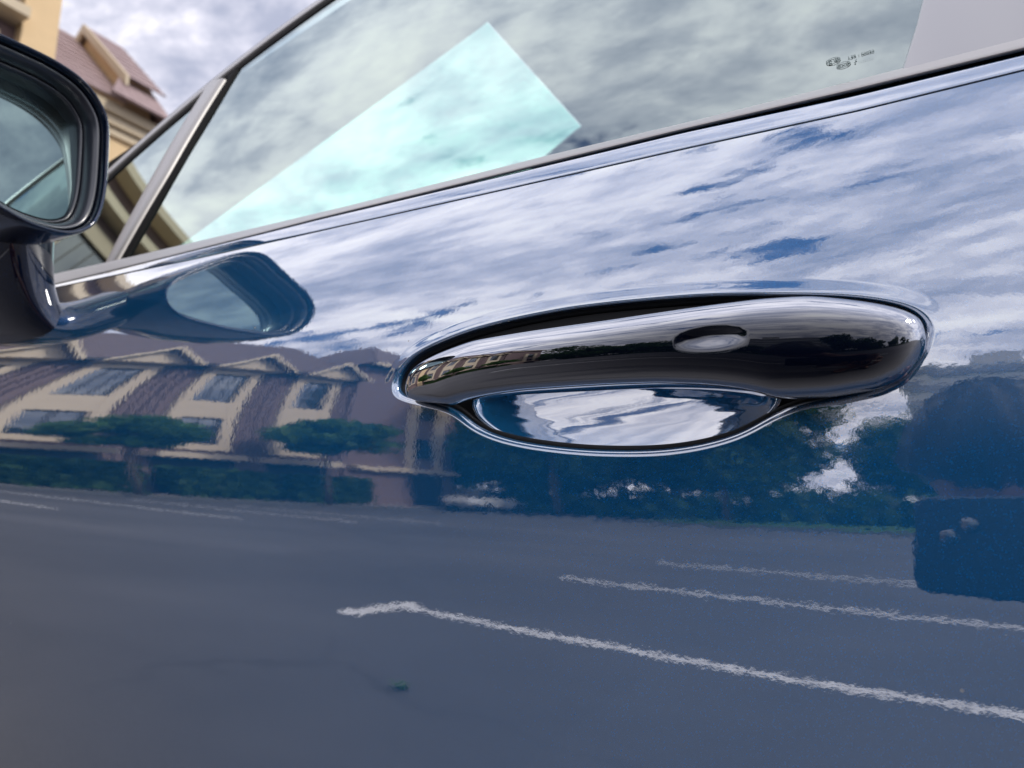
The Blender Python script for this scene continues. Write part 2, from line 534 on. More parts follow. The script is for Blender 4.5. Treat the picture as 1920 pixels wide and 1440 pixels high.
# grey trim strip under the glass
def tr(t, off):
    def fn(x):
        a, b = lerp_list(TRIM0, x), lerp_list(TRIM1, x)
        y0 = gy(x)+0.0004
        a += (S(x, a)-y0)*0.57
        y1 = Gy(x, b+0.004)+0.0022
        b += (S(x, b)-y1)*0.57
        a += 0.0005
        z = a+(b-a)*t
        return (x, y0+(y1-y0)*t+off, z)
    return fn
strip('belt_trim', [tr(0, -0.0022), tr(0, -0.0010), tr(0.03, -0.0003), tr(0.08, 0.0001), tr(0.3, 0.0003), tr(0.5, 0.0004), tr(0.7, 0.0003), tr(0.92, 0.0001), tr(0.97, -0.0003), tr(1.0, -0.0010), tr(1.0, -0.005)], SATIN)

# ---- handle recess: black liner, bowl, handle
dep0 = 0.0052
liner = MB()
lv, lf = [], []
for off, d in ((0.0005, dep0-0.0008), (-0.0004, dep0-0.0012), (-0.0016, dep0-0.0008), (-0.0022, dep0+0.001), (-0.0026, dep0+0.006)):
    for i in range(NH):
        x, z = HC[i]+HN[i]*off
        lv.append((x, S(x, z)-d, z))
lf = grid_faces(5, NH, False, True)
mesh_obj('handle_gasket', lv, lf, BLACK_PLASTIC, car, True)

CUP = [(0.1945, 0.9030), (0.1985, 0.9090), (0.1940, 0.9200), (0.1650, 0.9310), (0.1280, 0.9335), (0.0900, 0.9310), (0.0640, 0.9200), (0.0535, 0.9050), (0.0570, 0.8965), (0.0690, 0.8893), (0.0850, 0.8853), (0.1020, 0.8837), (0.1210, 0.8841), (0.1425, 0.8860), (0.1670, 0.8900), (0.1830, 0.8950)]
CC = closed_curve(CUP, 200, 2.0)
ccen = np.array([0.126, 0.9075])
# black back plate with the bowl cut out of it
outerp = [HC[i]-HN[i]*0.0024 for i in range(NH)]
p2 = [Vector(p) for p in outerp]+[Vector(ccen+(c-ccen)*1.004) for c in CC]
ed = [(i, (i+1) % NH) for i in range(NH)]+[(NH+i, NH+(i+1) % 200) for i in range(200)]
ov, oe, of, vo, eo, fo = delaunay_2d_cdt(p2, ed, [], 0, 1e-7)
def inside(poly, x, z):
    c = False; n = len(poly); j = n-1
    for i in range(n):
        xi, zi = poly[i]; xj, zj = poly[j]
        if (zi > z) != (zj > z) and x < (xj-xi)*(z-zi)/(zj-zi)+xi:
            c = not c
        j = i
    return c
pf = []
hp = [tuple(p) for p in outerp]; cp = [tuple(c) for c in CC]
for tri in of:
    cx = sum(ov[k].x for k in tri)/3; cz = sum(ov[k].y for k in tri)/3
    if inside(hp, cx, cz) and not inside(cp, cx, cz):
        pf.append(tuple(tri))
mesh_obj('recess_plate', [(v.x, S(v.x, v.y)-dep0-0.0005, v.y) for v in ov], pf, BLACK_PLASTIC, car, False)
lowp = CC[CC[:, 1] < 0.9085]; upp = CC[CC[:, 1] >= 0.9085]
lowp = lowp[lowp[:, 0].argsort()]; upp = upp[upp[:, 0].argsort()]
bv = []
KS = [1.03, 1.012, 1.0, 0.985, 0.965]+list(np.linspace(0.94, 0.0, 90))
for k in KS:
    for c in CC:
        p = ccen+(c-ccen)*k
        c1 = ccen+(c-ccen)*min(k, 1.0)
        z0 = float(np.interp(c1[0], lowp[:, 0], lowp[:, 1])); z1 = float(np.interp(c1[0], upp[:, 0], upp[:, 1]))
        h = max(z1-z0, 1e-4); t = min(max((c1[1]-z0)/h, 0), 1)
        fx = 0.46-0.17*min(1, max(0, (c1[0]-0.075)/0.115))**1.3
        d = fx*h*(1-(1-t)**1.75)
        env = max(0.0, min(1, (1.0-k)/0.2))
        d += env*h*(0.00022*math.sin(t*34+1.0)+0.00012*math.sin(t*61))
        if k > 1.02: d = -0.0004
        elif k > 1.005: d = -0.0008+0.1*d
        bv.append((p[0], S(p[0], p[1])-dep0-d, p[1]))
mesh_obj('handle_bowl', bv, grid_faces(len(KS), 200, False, True), PAINT, car, True)

HUP = [(0.2342, 0.9179), (0.2327, 0.9241), (0.2275, 0.9292), (0.2179, 0.9323), (0.2075, 0.9345), (0.1856, 0.9376), (0.1534, 0.9376), (0.1172, 0.9373), (0.0955, 0.9376), (0.0742, 0.938), (0.053, 0.9381), (0.0358, 0.937), (0.0185, 0.933), (0.005, 0.9283), (-0.0004, 0.9242), (-0.0013, 0.9175)]
HLO = [(0.2342, 0.9179), (0.2324, 0.915), (0.2273, 0.9129), (0.2149, 0.9105), (0.2045, 0.9086), (0.1935, 0.9096), (0.1834, 0.9097), (0.1612, 0.9096), (0.1205, 0.9078), (0.0961, 0.9065), (0.0754, 0.9042), (0.06, 0.9014), (0.0516, 0.8985), (0.0325, 0.8982), (0.0155, 0.9003), (0.0071, 0.9038), (0.0013, 0.9102), (-0.0013, 0.9175)]
HXA, HXB = -0.0013, 0.2342
th = np.linspace(0, math.pi, 420)
hx = (HXA+HXB)/2-(HXB-HXA)/2*np.cos(th)
def edge_curve(tab):
    P = np.array(tab[::-1])
    # parametrise by angle so that the round ends stay round
    a = np.arccos(np.clip(-(P[:, 0]-(HXA+HXB)/2)/((HXB-HXA)/2), -1, 1))
    z = np.interp(th, a, P[:, 1])
    k = np.arange(-30, 31); wgt = np.exp(-0.5*(k/5.0)**2); wgt /= wgt.sum()
    zp = np.concatenate([2*z[0]-z[30:0:-1], z, 2*z[-1]-z[-2:-32:-1]])
    return np.convolve(zp, wgt, 'valid')
zu, zl = edge_curve(HUP), edge_curve(HLO)
zu[0] = zl[0] = 0.9175; zu[-1] = zl[-1] = 0.9179
NTQ = 112
hv = []
SX, SZ = 0.0712, 0.9203
for i in range(len(hx)):
    x = hx[i]; s = (x-HXA)/(HXB-HXA)
    zc, hz = (zu[i]+zl[i])/2, max((zu[i]-zl[i])/2, 1e-5)
    endr = math.sin(th[i])
    yf = 0.002+0.030*min(1.0, endr**(0.42+0.36*s))*(0.86+0.14*math.sin(th[i])**2)
    strap = 1/(1+math.exp(-(x-0.058)/0.004))*1/(1+math.exp((x-0.199)/0.004))
    yb = -0.004*(1-strap)+0.016*strap
    yb = min(yb, yf-0.003, 0.0005+0.0125*endr)
    ym = min(0.001+0.013*endr, yf-0.001)
    base = S(x, zc)
    for k in range(NTQ):
        a = 2*math.pi*k/NTQ
        cz, cy = math.cos(a), math.sin(a)
        z = zc+hz*(abs(cz)**0.80)*(1 if cz > 0 else -1)
        if cy >= 0:
            y = ym+(yf-ym)*abs(cy)**0.74
        else:
            y = ym-(ym-yb)*abs(cy)**0.6
        if cy > 0:
            qx = 1-((x-SX)/0.0140)**2
            v = (z-SZ)/(0.0056*max(qx, 1e-4)**0.5) if qx > 0 else 9
            if abs(v) < 1:
                pr = 0.5*(1+math.cos(math.pi*(v-0.55)/1.55)) if v < 0.55 else 0.5*(1+math.cos(math.pi*(v-0.55)/0.45))
                y -= 0.0021*qx**0.9*pr
        hv.append((x, base+y, z))
hf = grid_faces(len(hx), NTQ, False, True)
keep, sens = [], []
for f in hf:
    m = [sum(hv[k][q] for k in f)/4 for q in range(3)]
    r2 = ((m[0]-SX)/0.0138)**2+((m[2]-SZ)/0.0056)**2
    front = m[1] > S(m[0], m[2])+0.018
    (sens if (r2 < 1 and front) else keep).append(f)
handle = mesh_obj('door_handle', hv, keep+sens, HANDLE_PAINT, car, True)
bm = bmesh.new(); bm.from_mesh(handle.data)
bmesh.ops.recalc_face_normals(bm, faces=bm.faces)
bm.to_mesh(handle.data); bm.free()
handle.data.update()
hn = [v.normal.copy() for v in handle.data.vertices]
# touch pad in the handle: the same surface, a separate piece
used = sorted({k for f in sens for k in f}); mp = {k: i for i, k in enumerate(used)}
HANDLE_FACES = [tuple(p.vertices) for p in handle.data.polygons]
pad_set = {tuple(sorted(f)) for f in sens}
pad_faces = [f for f in HANDLE_FACES if tuple(sorted(f)) in pad_set]
grip_faces = [f for f in HANDLE_FACES if tuple(sorted(f)) not in pad_set]
me = bpy.data.meshes.new('door_handle')
me.from_pydata(hv, [], grip_faces); me.materials.append(HANDLE_PAINT)
me.polygons.foreach_set('use_smooth', [True]*len(me.polygons)); me.normals_split_custom_set_from_vertices([tuple(n) for n in hn])
handle.data = me
mesh_obj('touch_pad', [hv[k] for k in used], [tuple(mp[k] for k in f) for f in pad_faces], HANDLE_PAINT, handle, True, [hn[k] for k in used])

# ---- side glass
def glass_panel(name, poly, parent, thick=0.004, step=0.02, mats=None):
    """a curved pane: polygon in (x, z) laid on the glass surface, with thickness"""
    P = [Vector(p) for p in poly]
    xs = [p.x for p in P]; zs = [p.y for p in P]
    inner = []
    for x in np.arange(min(xs)+step/2, max(xs), step):
        for z in np.arange(min(zs)+step/2, max(zs), step):
            if inside(poly, x, z):
                inner.append(Vector((x, z)))
    n = len(P)
    ov, oe, of, vo, eo, fo = delaunay_2d_cdt(P+inner, [(i, (i+1) % n) for i in range(n)], [], 1, 1e-6)
    V = [(v.x, Gy(v.x, v.y), v.y) for v in ov]
    N1 = [GN(v.x, v.y) for v in ov]
    m = len(V)
    Fs, mi = [], []
    for t in of:
        a, b, c = [Vector(V[k]) for k in t]
        t = tuple(t) if (b-a).cross(c-a).y > 0 else tuple(t)[::-1]
        Fs.append(t); mi.append(0)
        Fs.append(tuple(k+m for k in t[::-1])); mi.append(1)
    V2 = V+[(x-N1[i].x*thick, y-N1[i].y*thick, z-N1[i].z*thick) for i, (x, y, z) in enumerate(V)]
    return mesh_obj(name, V2, Fs, mats or [GLASS, GLASS_IN], parent, True, N1+[-n for n in N1], mi)

DIVL = [(0.6069, 1.060), (0.6079, 1.0831), (0.6109, 1.1695), (0.6174, 1.2773)]
DIVR = [(0.5830, 1.060), (0.5817, 1.0772), (0.5745, 1.1642), (0.5777, 1.3055)]
win = [(-0.012, 1.036), (0.30, 1.042), (0.581, 1.054), (0.5770, 1.1642), (0.5795, 1.3055), (0.4679, 1.3592), (0.4293, 1.3793), (0.33, 1.405), (0.20, 1.418), (-0.05, 1.424), (-0.045, 1.30), (-0.025, 1.12)]
glass_panel('window_glass', win, car)
quarter = [(0.608, 1.055), (0.80, 1.066), (0.815, 1.110), (0.7124, 1.2019), (0.6199, 1.2781), (0.6130, 1.1695)]
glass_panel('quarter_glass', quarter, car)

def swept(name, path, width, depth, mat, parent, off=0.003, n=60, wfun=None):
    """moulding lying on the glass surface along a path in (x, z)"""
    P = np.array(path)
    d = np.concatenate([[0], np.cumsum(np.linalg.norm(np.diff(P, axis=0), axis=1))])
    q = np.linspace(0, d[-1], n)
    X = np.interp(q, d, P[:, 0]); Z = np.interp(q, d, P[:, 1])
    k = np.arange(-6, 7); wg = np.exp(-0.5*(k/2.5)**2); wg /= wg.sum()
    def sm(a): return np.convolve(np.concatenate([2*a[0]-a[6:0:-1], a, 2*a[-1]-a[-2:-8:-1]]), wg, 'valid')
    X, Z = sm(X), sm(Z)
    V = []
    prof = [(-1, -0.004), (-1, 0.0), (-0.86, 0.72), (-0.6, 0.94), (-0.25, 1.0), (0.25, 1.0), (0.6, 0.94), (0.86, 0.72), (1, 0.0), (1, -0.004)]
    for i in range(n):
        a, b = max(i-1, 0), min(i+1, n-1)
        t = np.array([X[b]-X[a], Z[b]-Z[a]]); t /= np.linalg.norm(t)
        nn = np.array([-t[1], t[0]])
        wd = wfun(i/(n-1)) if wfun else width
        for (u, h) in prof:
            p = np.array([X[i], Z[i]])+nn*u*wd/2
            gn = GN(p[0], p[1])
            o = off+(h*depth if h >= 0 else h)
            V.append((p[0]+gn.x*o, Gy(p[0], p[1])+gn.y*o, p[1]+gn.z*o))
    return mesh_obj(name, V, grid_faces(n, len(prof)), mat, parent, True)

# window frame: thin black outer edge, satin strip, black seal towards the glass
fr_in = [(0.90, 1.045), (0.7124, 1.1999), (0.6199, 1.2761), (0.5440, 1.3260), (0.4679, 1.3602), (0.4293, 1.3763), (0.33, 1.402), (0.20, 1.416), (-0.06, 1.424)]
def shift(path, d):
    P = np.array(path); out = []
    for i in range(len(P)):
        a, b = max(i-1, 0), min(i+1, len(P)-1)
        t = P[b]-P[a]; t = t/np.linalg.norm(t)
        nn = np.array([-t[1], t[0]])
        if nn[1] < 0: nn = -nn
        out.append(tuple(P[i]+nn*d))
    return out
swept('frame_seal', shift(fr_in, 0.0040), 0.0105, 0.0006, RUBBER, car, off=0.0006)
swept('frame_trim', shift(fr_in, 0.0135), 0.0105, 0.0012, SATIN, car, off=0.0024)
swept('frame_edge', shift(fr_in, 0.0205), 0.0050, 0.002, GLOSS_BLACK, car, off=0.0012)
# fixed bar between door glass and quarter glass, with its seal
bar = [((a[0]+b[0])/2+0.003, (a[1]+b[1])/2) for a, b in zip(DIVL, DIVR)]
bw = [abs(a[0]-b[0]) for a, b in zip(DIVL, DIVR)]
swept('division_bar', [(p[0]+0.0006, p[1]) for p in bar], 0.0, 0.004, SATIN, car, off=0.0012, wfun=lambda t: float(np.interp(t, [0, 0.08, 0.45, 1.0], bw))*0.72)
swept('division_seal', [(b[0]+0.0015, b[1]) for b in DIVR], 0.0075, 0.002, RUBBER, car, off=0.0006)
swept('quarter_seal', [(a[0]+0.0005, a[1]) for a in DIVL], 0.003, 0.0015, RUBBER, car, off=0.0006)
# gloss cover of the middle pillar
pv_ = []
for z in np.linspace(1.038, 1.425, 14):
    xe = float(np.interp(z, [1.036, 1.0481, 1.0848, 1.2, 1.42], [-0.001, -0.0045, -0.0161, -0.034, -0.050]))
    for x, o in ((xe, -0.002), (xe, 0.0028), (xe-0.0012, 0.0036), (-0.07, 0.0040), (-0.1135, 0.0036), (-0.115, 0.0028), (-0.115, -0.01)):
        g = GN(x, z)
        pv_.append((x+g.x*o, Gy(x, z)+g.y*o, z+g.z*o))
mesh_obj('pillar_cover', pv_, grid_faces(14, 7), PILLAR_GLOSS, car, True)

# ---- maker's marks etched on the glass
def on_glass(o, x, z, ang, size, h=0.0004):
    g = GN(x, z)
    ex = Vector((-1, 0, 0)); ex = (ex-g*ex.dot(g)).normalized()
    ez = g.cross(ex); 
    c, s = math.cos(ang), math.sin(ang)
    ax = ex*c+ez*s; ay = -ex*s+ez*c
    p = Vector((x, Gy(x, z), z))+g*h
    return ax, ay, g, p
def etched_text(txt, x, z, size, ang=0.0, parent=None, name='glass_marking'):
    cu = bpy.data.curves.new('txt', 'FONT'); cu.body = txt; cu.size = size; cu.extrude = 0.00005; cu.align_x = 'LEFT'
    tmp = bpy.data.objects.new('txt', cu); COL.objects.link(tmp)
    me = bpy.data.meshes.new_from_object(tmp.evaluated_get(bpy.context.evaluated_depsgraph_get()))
    bpy.data.objects.remove(tmp); bpy.data.curves.remove(cu)
    ax, ay, g, p = on_glass(None, x, z, ang, size)
    for v in me.vertices:
        c = v.co.copy(); v.co = p+ax*c.x+ay*c.y+g*c.z
    me.materials.clear(); me.materials.append(MARK)
    return me
def etched_ring(x, z, rx, rz, wd=0.00022):
    ax, ay, g, p = on_glass(None, x, z, 0, 0)
    V, n = [], 40
    for k in range(n):
        t = 2*math.pi*k/n
        for q, hh in ((1.0, 0), (1.0, 0.0001), (1-wd/rx*1.5, 0.0001), (1-wd/rx*1.5, 0)):
            V.append(p+ax*(rx*q*math.cos(t))+ay*(rz*q*math.sin(t))+g*hh)
    return V, grid_faces(n, 4, True, True)
def join_mark(meshes, rings, parent):
    V, Fs = [], []
    for me in meshes:
        b = len(V); V += [v.co.copy() for v in me.vertices]; Fs += [tuple(b+k for k in p.vertices) for p in me.polygons]
    for v, f in rings:
        b = len(V); V += v; Fs += [tuple(b+k for k in q) for q in f]
    return mesh_obj('glass_marking', V, Fs, MARK, parent, False)
glass_ob = bpy.data.objects['window_glass']
join_mark([etched_text('E', 0.0264, 1.0611, 0.0040), etched_text('6', 0.0234, 1.0618, 0.0024)], [etched_ring(0.0241, 1.0626, 0.0031, 0.0021), etched_ring(0.0228, 1.0627, 0.0011, 0.0011, 0.00012)], glass_ob)
join_mark([etched_text('CCC', 0.0224, 1.0576, 0.0024)], [etched_ring(0.0199, 1.0584, 0.0030, 0.0018)], glass_ob)
join_mark([etched_text('L3R - 00030', 0.0178, 1.0612, 0.0022), etched_text('. . . . . . .', 0.0136, 1.0574, 0.0018)], [], glass_ob)
for dz in (0.0, 0.0013):        # two printed dots beside the last lines
    ax, ay, gg, pp = on_glass(None, 0.0150-dz*0.3, 1.0577+dz, 0, 0)
    V = [pp]+[pp+ax*0.0004*math.cos(2*math.pi*k/14)+ay*0.0004*math.sin(2*math.pi*k/14)+gg*0.00005 for k in range(14)]
    mesh_obj('glass_marking', V, [(0, 1+k, 1+(k+1) % 14) for k in range(14)], MARK, glass_ob, False)

# ---- outside mirror
MK = [(0.0848, 1.1826), (0.0676, 1.1840), (0.0443, 1.1846), (0.0222, 1.1796), (0.0076, 1.1663), (0.0022, 1.1552), (-0.0005, 1.1217), (-0.0007, 1.0948), (0.004, 1.0728), (0.0141, 1.0623), (0.0282, 1.0562), (0.0526, 1.0555), (0.0704, 1.0600), (0.12, 1.072), (0.165, 1.086), (0.187, 1.102), (0.192, 1.130), (0.180, 1.155), (0.155, 1.170), (0.12, 1.179)]
MC = closed_curve([(-y, z) for y, z in MK], 160, 2.0); MC[:, 0] *= -1
mcen = np.array([0.085, 1.121])
def inset(C, d):
    T = np.roll(C, -1, 0)-np.roll(C, 1, 0); T /= np.linalg.norm(T, axis=1)[:, None]
    Nn = np.stack([T[:, 1], -T[:, 0]], 1)
    if ((C-C.mean(0))*Nn).sum() < 0: Nn = -Nn
    return C-Nn*d
MX = 0.53
def ring3(C, x, k=1.0, sh=(0, 0)):
    return [(x, mcen[0]+(c[0]-mcen[0])*k+sh[0], mcen[1]+(c[1]-mcen[1])*k+sh[1]) for c in C]
V = []
prof = [(inset(MC, 0.0045), MX+0.016, 1), (inset(MC, 0.0035), MX+0.006, 1), (inset(MC, 0.0026), MX+0.0015, 1), (inset(MC, 0.0012), MX, 1), (MC, MX+0.002, 1), (MC, MX+0.008, 1.006), (MC, MX+0.03, 1.01), (MC, MX+0.06, 0.98), (MC, MX+0.09, 0.90), (MC, MX+0.115, 0.76), (MC, MX+0.132, 0.55), (MC, MX+0.142, 0.30), (MC, MX+0.145, 0.0)]
for C, x, k in prof:
    V += ring3(C, x, k)
mirror = mesh_obj('side_mirror', V, grid_faces(len(prof), 160, False, True), MIRROR_PAINT, car, True)
V = []
bez = [(0.0040, MX+0.010), (0.0048, MX+0.0070), (0.0056, MX+0.0066), (0.0070, MX+0.0078), (0.0090, MX+0.0110), (0.0106, MX+0.0165), (0.0110, MX+0.03)]
for d, x in bez: V += ring3(inset(MC, d), x)
mesh_obj('mirror_inner_wall', V, grid_faces(len(bez), 160, False, True), BEZEL, mirror, True)
V = []
bez = [(0.0112, MX+0.030), (0.0115, MX+0.0185), (0.0119, MX+0.0176), (0.0128, MX+0.0180), (0.0138, MX+0.0215), (0.0148, MX+0.0265), (0.0150, MX+0.034)]
for d, x in bez: V += ring3(inset(MC, d), x)
mesh_obj('mirror_bezel', V, grid_faces(len(bez), 160, False, True), BEZEL, mirror, True)
gc = inset(MC, 0.0143)
V = []
for k in np.linspace(1, 0, 12):
    for c in gc:
        y, z = mcen+(c-mcen)*k
        V.append((MX+0.0265+0.14*(z-1.12)+0.02*(y-0.085)+0.22*((y-mcen[0])**2+(z-mcen[1])**2)-0.0005, y, z))
V += V[:160]            # the ground edge has its own vertices so that it stays crisp
for c in gc:
    V.append((MX+0.037, c[0], c[1]))
gf = grid_faces(12, 160, False, True)+[(12*160+i, 12*160+(i+1) % 160, 13*160+(i+1) % 160, 13*160+i) for i in range(160)]
mesh_obj('mirror_glass', V, gf, MIRROR_GLASS, mirror, True)
# stalk that carries the mirror
V = []
lev = [(1.075, 0.575, 0.660, -0.002, 0.052), (1.055, 0.578, 0.655, -0.004, 0.048), (1.035, 0.582, 0.655, -0.008, 0.040), (1.015, 0.584, 0.665, -0.020, 0.030), (0.998, 0.580, 0.685, -0.034, 0.012), (0.988, 0.572, 0.70, -0.045, -0.006), (0.980, 0.565, 0.71, -0.055, -0.028)]
nseg = 64
LV = np.array(lev)
pq = np.linspace(0, len(lev)-1, 40)
lev2 = np.stack([np.interp(pq, np.arange(len(lev)), LV[:, c]) for c in range(5)], 1)
kk = np.arange(-6, 7); wgk = np.exp(-0.5*(kk/3.0)**2); wgk /= wgk.sum()
lev2 = np.stack([np.convolve(np.concatenate([2*a[0]-a[6:0:-1], a, 2*a[-1]-a[-2:-8:-1]]), wgk, 'valid') for a in lev2.T], 1)
for z, xa, xb, ya, yb in lev2:
    cx, cy, rx, ry = (xa+xb)/2, (ya+yb)/2, (xb-xa)/2, (yb-ya)/2
    for k in range(nseg):
        a = 2*math.pi*k/nseg; c, s_ = math.cos(a), math.sin(a)
        V.append((cx+rx*abs(c)**0.8*(1 if c > 0 else -1), cy+ry*abs(s_)**0.8*(1 if s_ > 0 else -1), z))
mesh_obj('mirror_stalk', V, grid_faces(len(lev2), nseg, False, True), MIRROR_PAINT, mirror, True)

# ---- the rest of the body (outside the frame, but part of the same car)
def skin(name, x0, x1, z0, z1f, mat, nx=24, nz=24, yfun=None):
    V, NN = [], []
    for x in np.linspace(x0, x1, nx):
        zt = z1f(x) if callable(z1f) else z1f
        for z in np.linspace(z0, zt, nz):
            V.append((x, (yfun or S)(x, z), z))
    return mesh_obj(name, V, grid_faces(nx, nz), mat, car, True)
def fend(x, z):
    return S(x, z)-0.10*max(0, x-0.9)**2-0.5*max(0, x-1.45)**2
def wheel_cut(cx, r):
    return lambda x: 0
skin('rear_door', -1.05, -0.119, 0.30, lambda x: lerp_list(CREASE, x), PAINT)
strip('rear_door_shoulder', [sh(0, 0.004), sh(0.0, 0.0012), sh(0.08), sh(0.5), sh(0.93), sh(1.0, 0.0022), sh(1.0, 0.01)], PAINT, -1.05, -0.119, 60)
strip('rear_belt_trim', [tr(0, -0.006), tr(0, -0.0012), tr(0.3, 0.0008), tr(0.7, 0.0008), tr(1.0, -0.0012), tr(1.0, -0.005)], SATIN, -1.05, -0.119, 60)
glass_panel('rear_window_glass', [(-1.0, 1.036), (-0.125, 1.036), (-0.125, 1.42), (-0.85, 1.40), (-1.0, 1.30)], car, step=0.06)
# front wing with a wheel arch
V = []
def wing_face(x0, x1, cxw, rw, top):
    V, Fs = [], []
    nx, nz = 60, 24
    for x in np.linspace(x0, x1, nx):
        zb = 0.30
        d = rw*rw-(x-cxw)**2
        if d > 0: zb = max(zb, 0.33+math.sqrt(d))
        for z in np.linspace(zb, top(x), nz):
            V.append((x, fend(x, z), z))
    return V, grid_faces(nx, nz)
V, Fs = wing_face(0.819, 1.95, 1.32, 0.36, lambda x: lerp_list(CREASE, 0.819)-0.02-0.22*(x-0.819)-0.06*max(0, x-1.2)**2)
mesh_obj('front_wing', V, Fs, PAINT, car, True)
def quarter_y(x, z): return S(-0.6, z)-0.06*max(0, -x-1.1)**2-0.4*max(0, -x-1.9)**2
V = []
nx, nz = 50, 20
for x in np.linspace(-2.35, -1.055, nx):
    zb = 0.30
    d = 0.36**2-(x+1.45)**2
    if d > 0: zb = max(zb, 0.33+math.sqrt(d))
    for z in np.linspace(zb, 1.02, nz):
        V.append((x, quarter_y(x, z), z))
mesh_obj('rear_wing', V, grid_faces(nx, nz), PAINT, car, True)
# bonnet, roof, boot, sill, far side
MB().slab([(0.95, -0.12, 0.985), (1.93, -0.35, 0.80), (1.93, -1.45, 0.80), (0.95, -1.68, 0.985)], 0.03).build('bonnet', PAINT, car)
MB().slab([(0.395, -0.215, 1.432), (0.395, -1.585, 1.432), (-1.55, -1.50, 1.40), (-1.55, -0.30, 1.40)], -0.02).build('roof', PAINT, car)
MB().slab([(-1.60, -0.30, 1.39), (-1.60, -1.50, 1.39), (-2.25, -1.55, 1.03), (-2.25, -0.22, 1.03)], -0.01).build('rear_screen', GLOSS_BLACK, car)
MB().slab([(-1.9, -0.14, 1.015), (-0.985, -0.05, 1.015), (-0.85, -0.185, 1.41), (-1.6, -0.30, 1.40)], 0.02).build('rear_pillar', PAINT, car)
MB().box(-2.33, -2.22, -1.55, -0.30, 0.35, 1.02).build('tailgate', PAINT, car)
MB().box(1.90, 1.99, -1.50, -0.32, 0.30, 0.76).build('front_bumper', PAINT, car)
MB().box(-1.05, 0.95, -1.70, -0.10, 0.22, 0.30).build('floor_pan', BLACK_PLASTIC, car)
MB().box(-1.60, 0.95, -1.79, -1.72, 0.30, 1.04).build('far_door', PAINT, car)
MB().slab([(-1.5, -1.66, 1.04), (0.80, -1.66, 1.04), (0.30, -1.56, 1.41), (-1.4, -1.56, 1.40)], 0.008).build('far_window', GLOSS_BLACK, car)
for wx in (1.32, -1.45):
    for wy in (-0.21, -1.66):
        V = []
        pr = [(0.20, 0.0), (0.30, 0.0), (0.335, 0.03), (0.335, 0.18), (0.30, 0.21), (0.2, 0.21)]
        ns = 36
        for r, yy in pr:
            for k in range(ns):
                a = 2*math.pi*k/ns
                V.append((wx+r*math.cos(a), wy-0.1+yy, 0.335+r*math.sin(a)))
        wh = mesh_obj('wheel', V, grid_faces(len(pr), ns, True, True), TYRE, car, True)
        rm = MB()
        for k in range(5):
            a = 2*math.pi*k/5
            c, s_ = math.cos(a), math.sin(a)
            rm.tube([(wx+0.03*c, wy+0.08, 0.335+0.03*s_), (wx+0.21*c, wy+0.09, 0.335+0.21*s_)], [0.035, 0.022], 6)
        rm.tube([(wx, wy+0.05, 0.335), (wx, wy+0.1, 0.335)], 0.06, 12)
        rm.build('rim', RIM, wh)

# ---- cabin
def headliner():
    m = MB()
    m.box(-1.55, 0.385, -1.56, -0.225, 1.405, 1.425)
    return m
headliner().build('headliner', CABIN, car)
# windscreen: tinted pane with dark surround, the far half masked by an added dark panel that shapes the sky patch
def ws(x, y):
    return (x, y, 1.42-0.45*(x-0.41))
MB().slab([ws(0.405, -0.23), ws(1.20, -0.12), ws(1.20, -1.68), ws(0.405, -1.57)], 0.005).build('windscreen', SCREEN_GLASS, car)
def low(p, d): return (p[0], p[1], p[2]-d)
MB().slab([low(ws(0.385, -0.225), .012), low(ws(1.20, -0.06), .012), low(ws(1.20, -0.215), .012), low(ws(0.857, -0.285), .012), low(ws(0.407, -0.335), .012), low(ws(0.385, -0.335), .012)], 0.012).build('windscreen_pillar', CABIN, car)
MB().slab([low(ws(0.407, -0.605), .016), low(ws(0.47, -0.612), .016), low(ws(1.20, -0.80), .016), low(ws(1.20, -1.66), .016), low(ws(0.385, -1.56), .016), low(ws(0.385, -0.605), .016)], 0.012).build('windscreen_mask', CABIN, car)
MB().box(0.78, 1.25, -1.66, -0.14, 0.80, 0.985).build('dashboard', CABIN, car)
st = MB()
tor = [(0.62+0.05*math.sin(2*math.pi*k/24), -0.52+0.18*math.cos(2*math.pi*k/24), 0.94+0.175*math.sin(2*math.pi*k/24)) for k in range(25)]
st.tube(tor, 0.016, 8, False)
st.tube([(0.63, -0.52, 0.94), (0.80, -0.52, 0.88)], 0.035, 10)
st.build('steering_wheel', CABIN, car, True)
def seat(y, nm='seat'):
    V = []
    prof = [(-0.02, 0.45, 0.22, 0.06), (-0.06, 0.60, 0.25, 0.10), (-0.12, 0.80, 0.25, 0.09), (-0.19, 0.95, 0.22, 0.07), (-0.22, 1.02, 0.10, 0.04)]
    for x, z, wy, dx in prof:
        for k in range(16):
            a = 2*math.pi*k/16
            V.append((x-0.15+dx*math.cos(a), y+wy*abs(math.sin(a))**0.6*(1 if math.sin(a) > 0 else -1), z))
    s = mesh_obj(nm, V, grid_faces(len(prof), 16, False, True), CABIN, car, True)
    mb = MB(); mb.box(-0.10, 0.42, y-0.25, y+0.25, 0.36, 0.50); mb.build('seat_cushion', CABIN, s)
seat(-0.55); seat(-1.25)
MB().box(-1.5, 0.9, -1.64, -1.60, 0.35, 1.02).build('far_door_lining', CABIN, car)
MB().slab([(-1.30, -1.6, 0.35), (-1.30, -0.25, 0.35), (-1.45, -0.25, 1.35), (-1.45, -1.6, 1.35)], 0.03).build('rear_bulkhead', CABIN, car)
mbi = MB()
mbi.slab([(DX0, -0.075, 0.33), (0.80, -0.12, 0.33), (0.80, -0.12, 1.03), (DX0, -0.075, 1.022)], 0.02)
mbi.build('door_lining', CABIN, car)

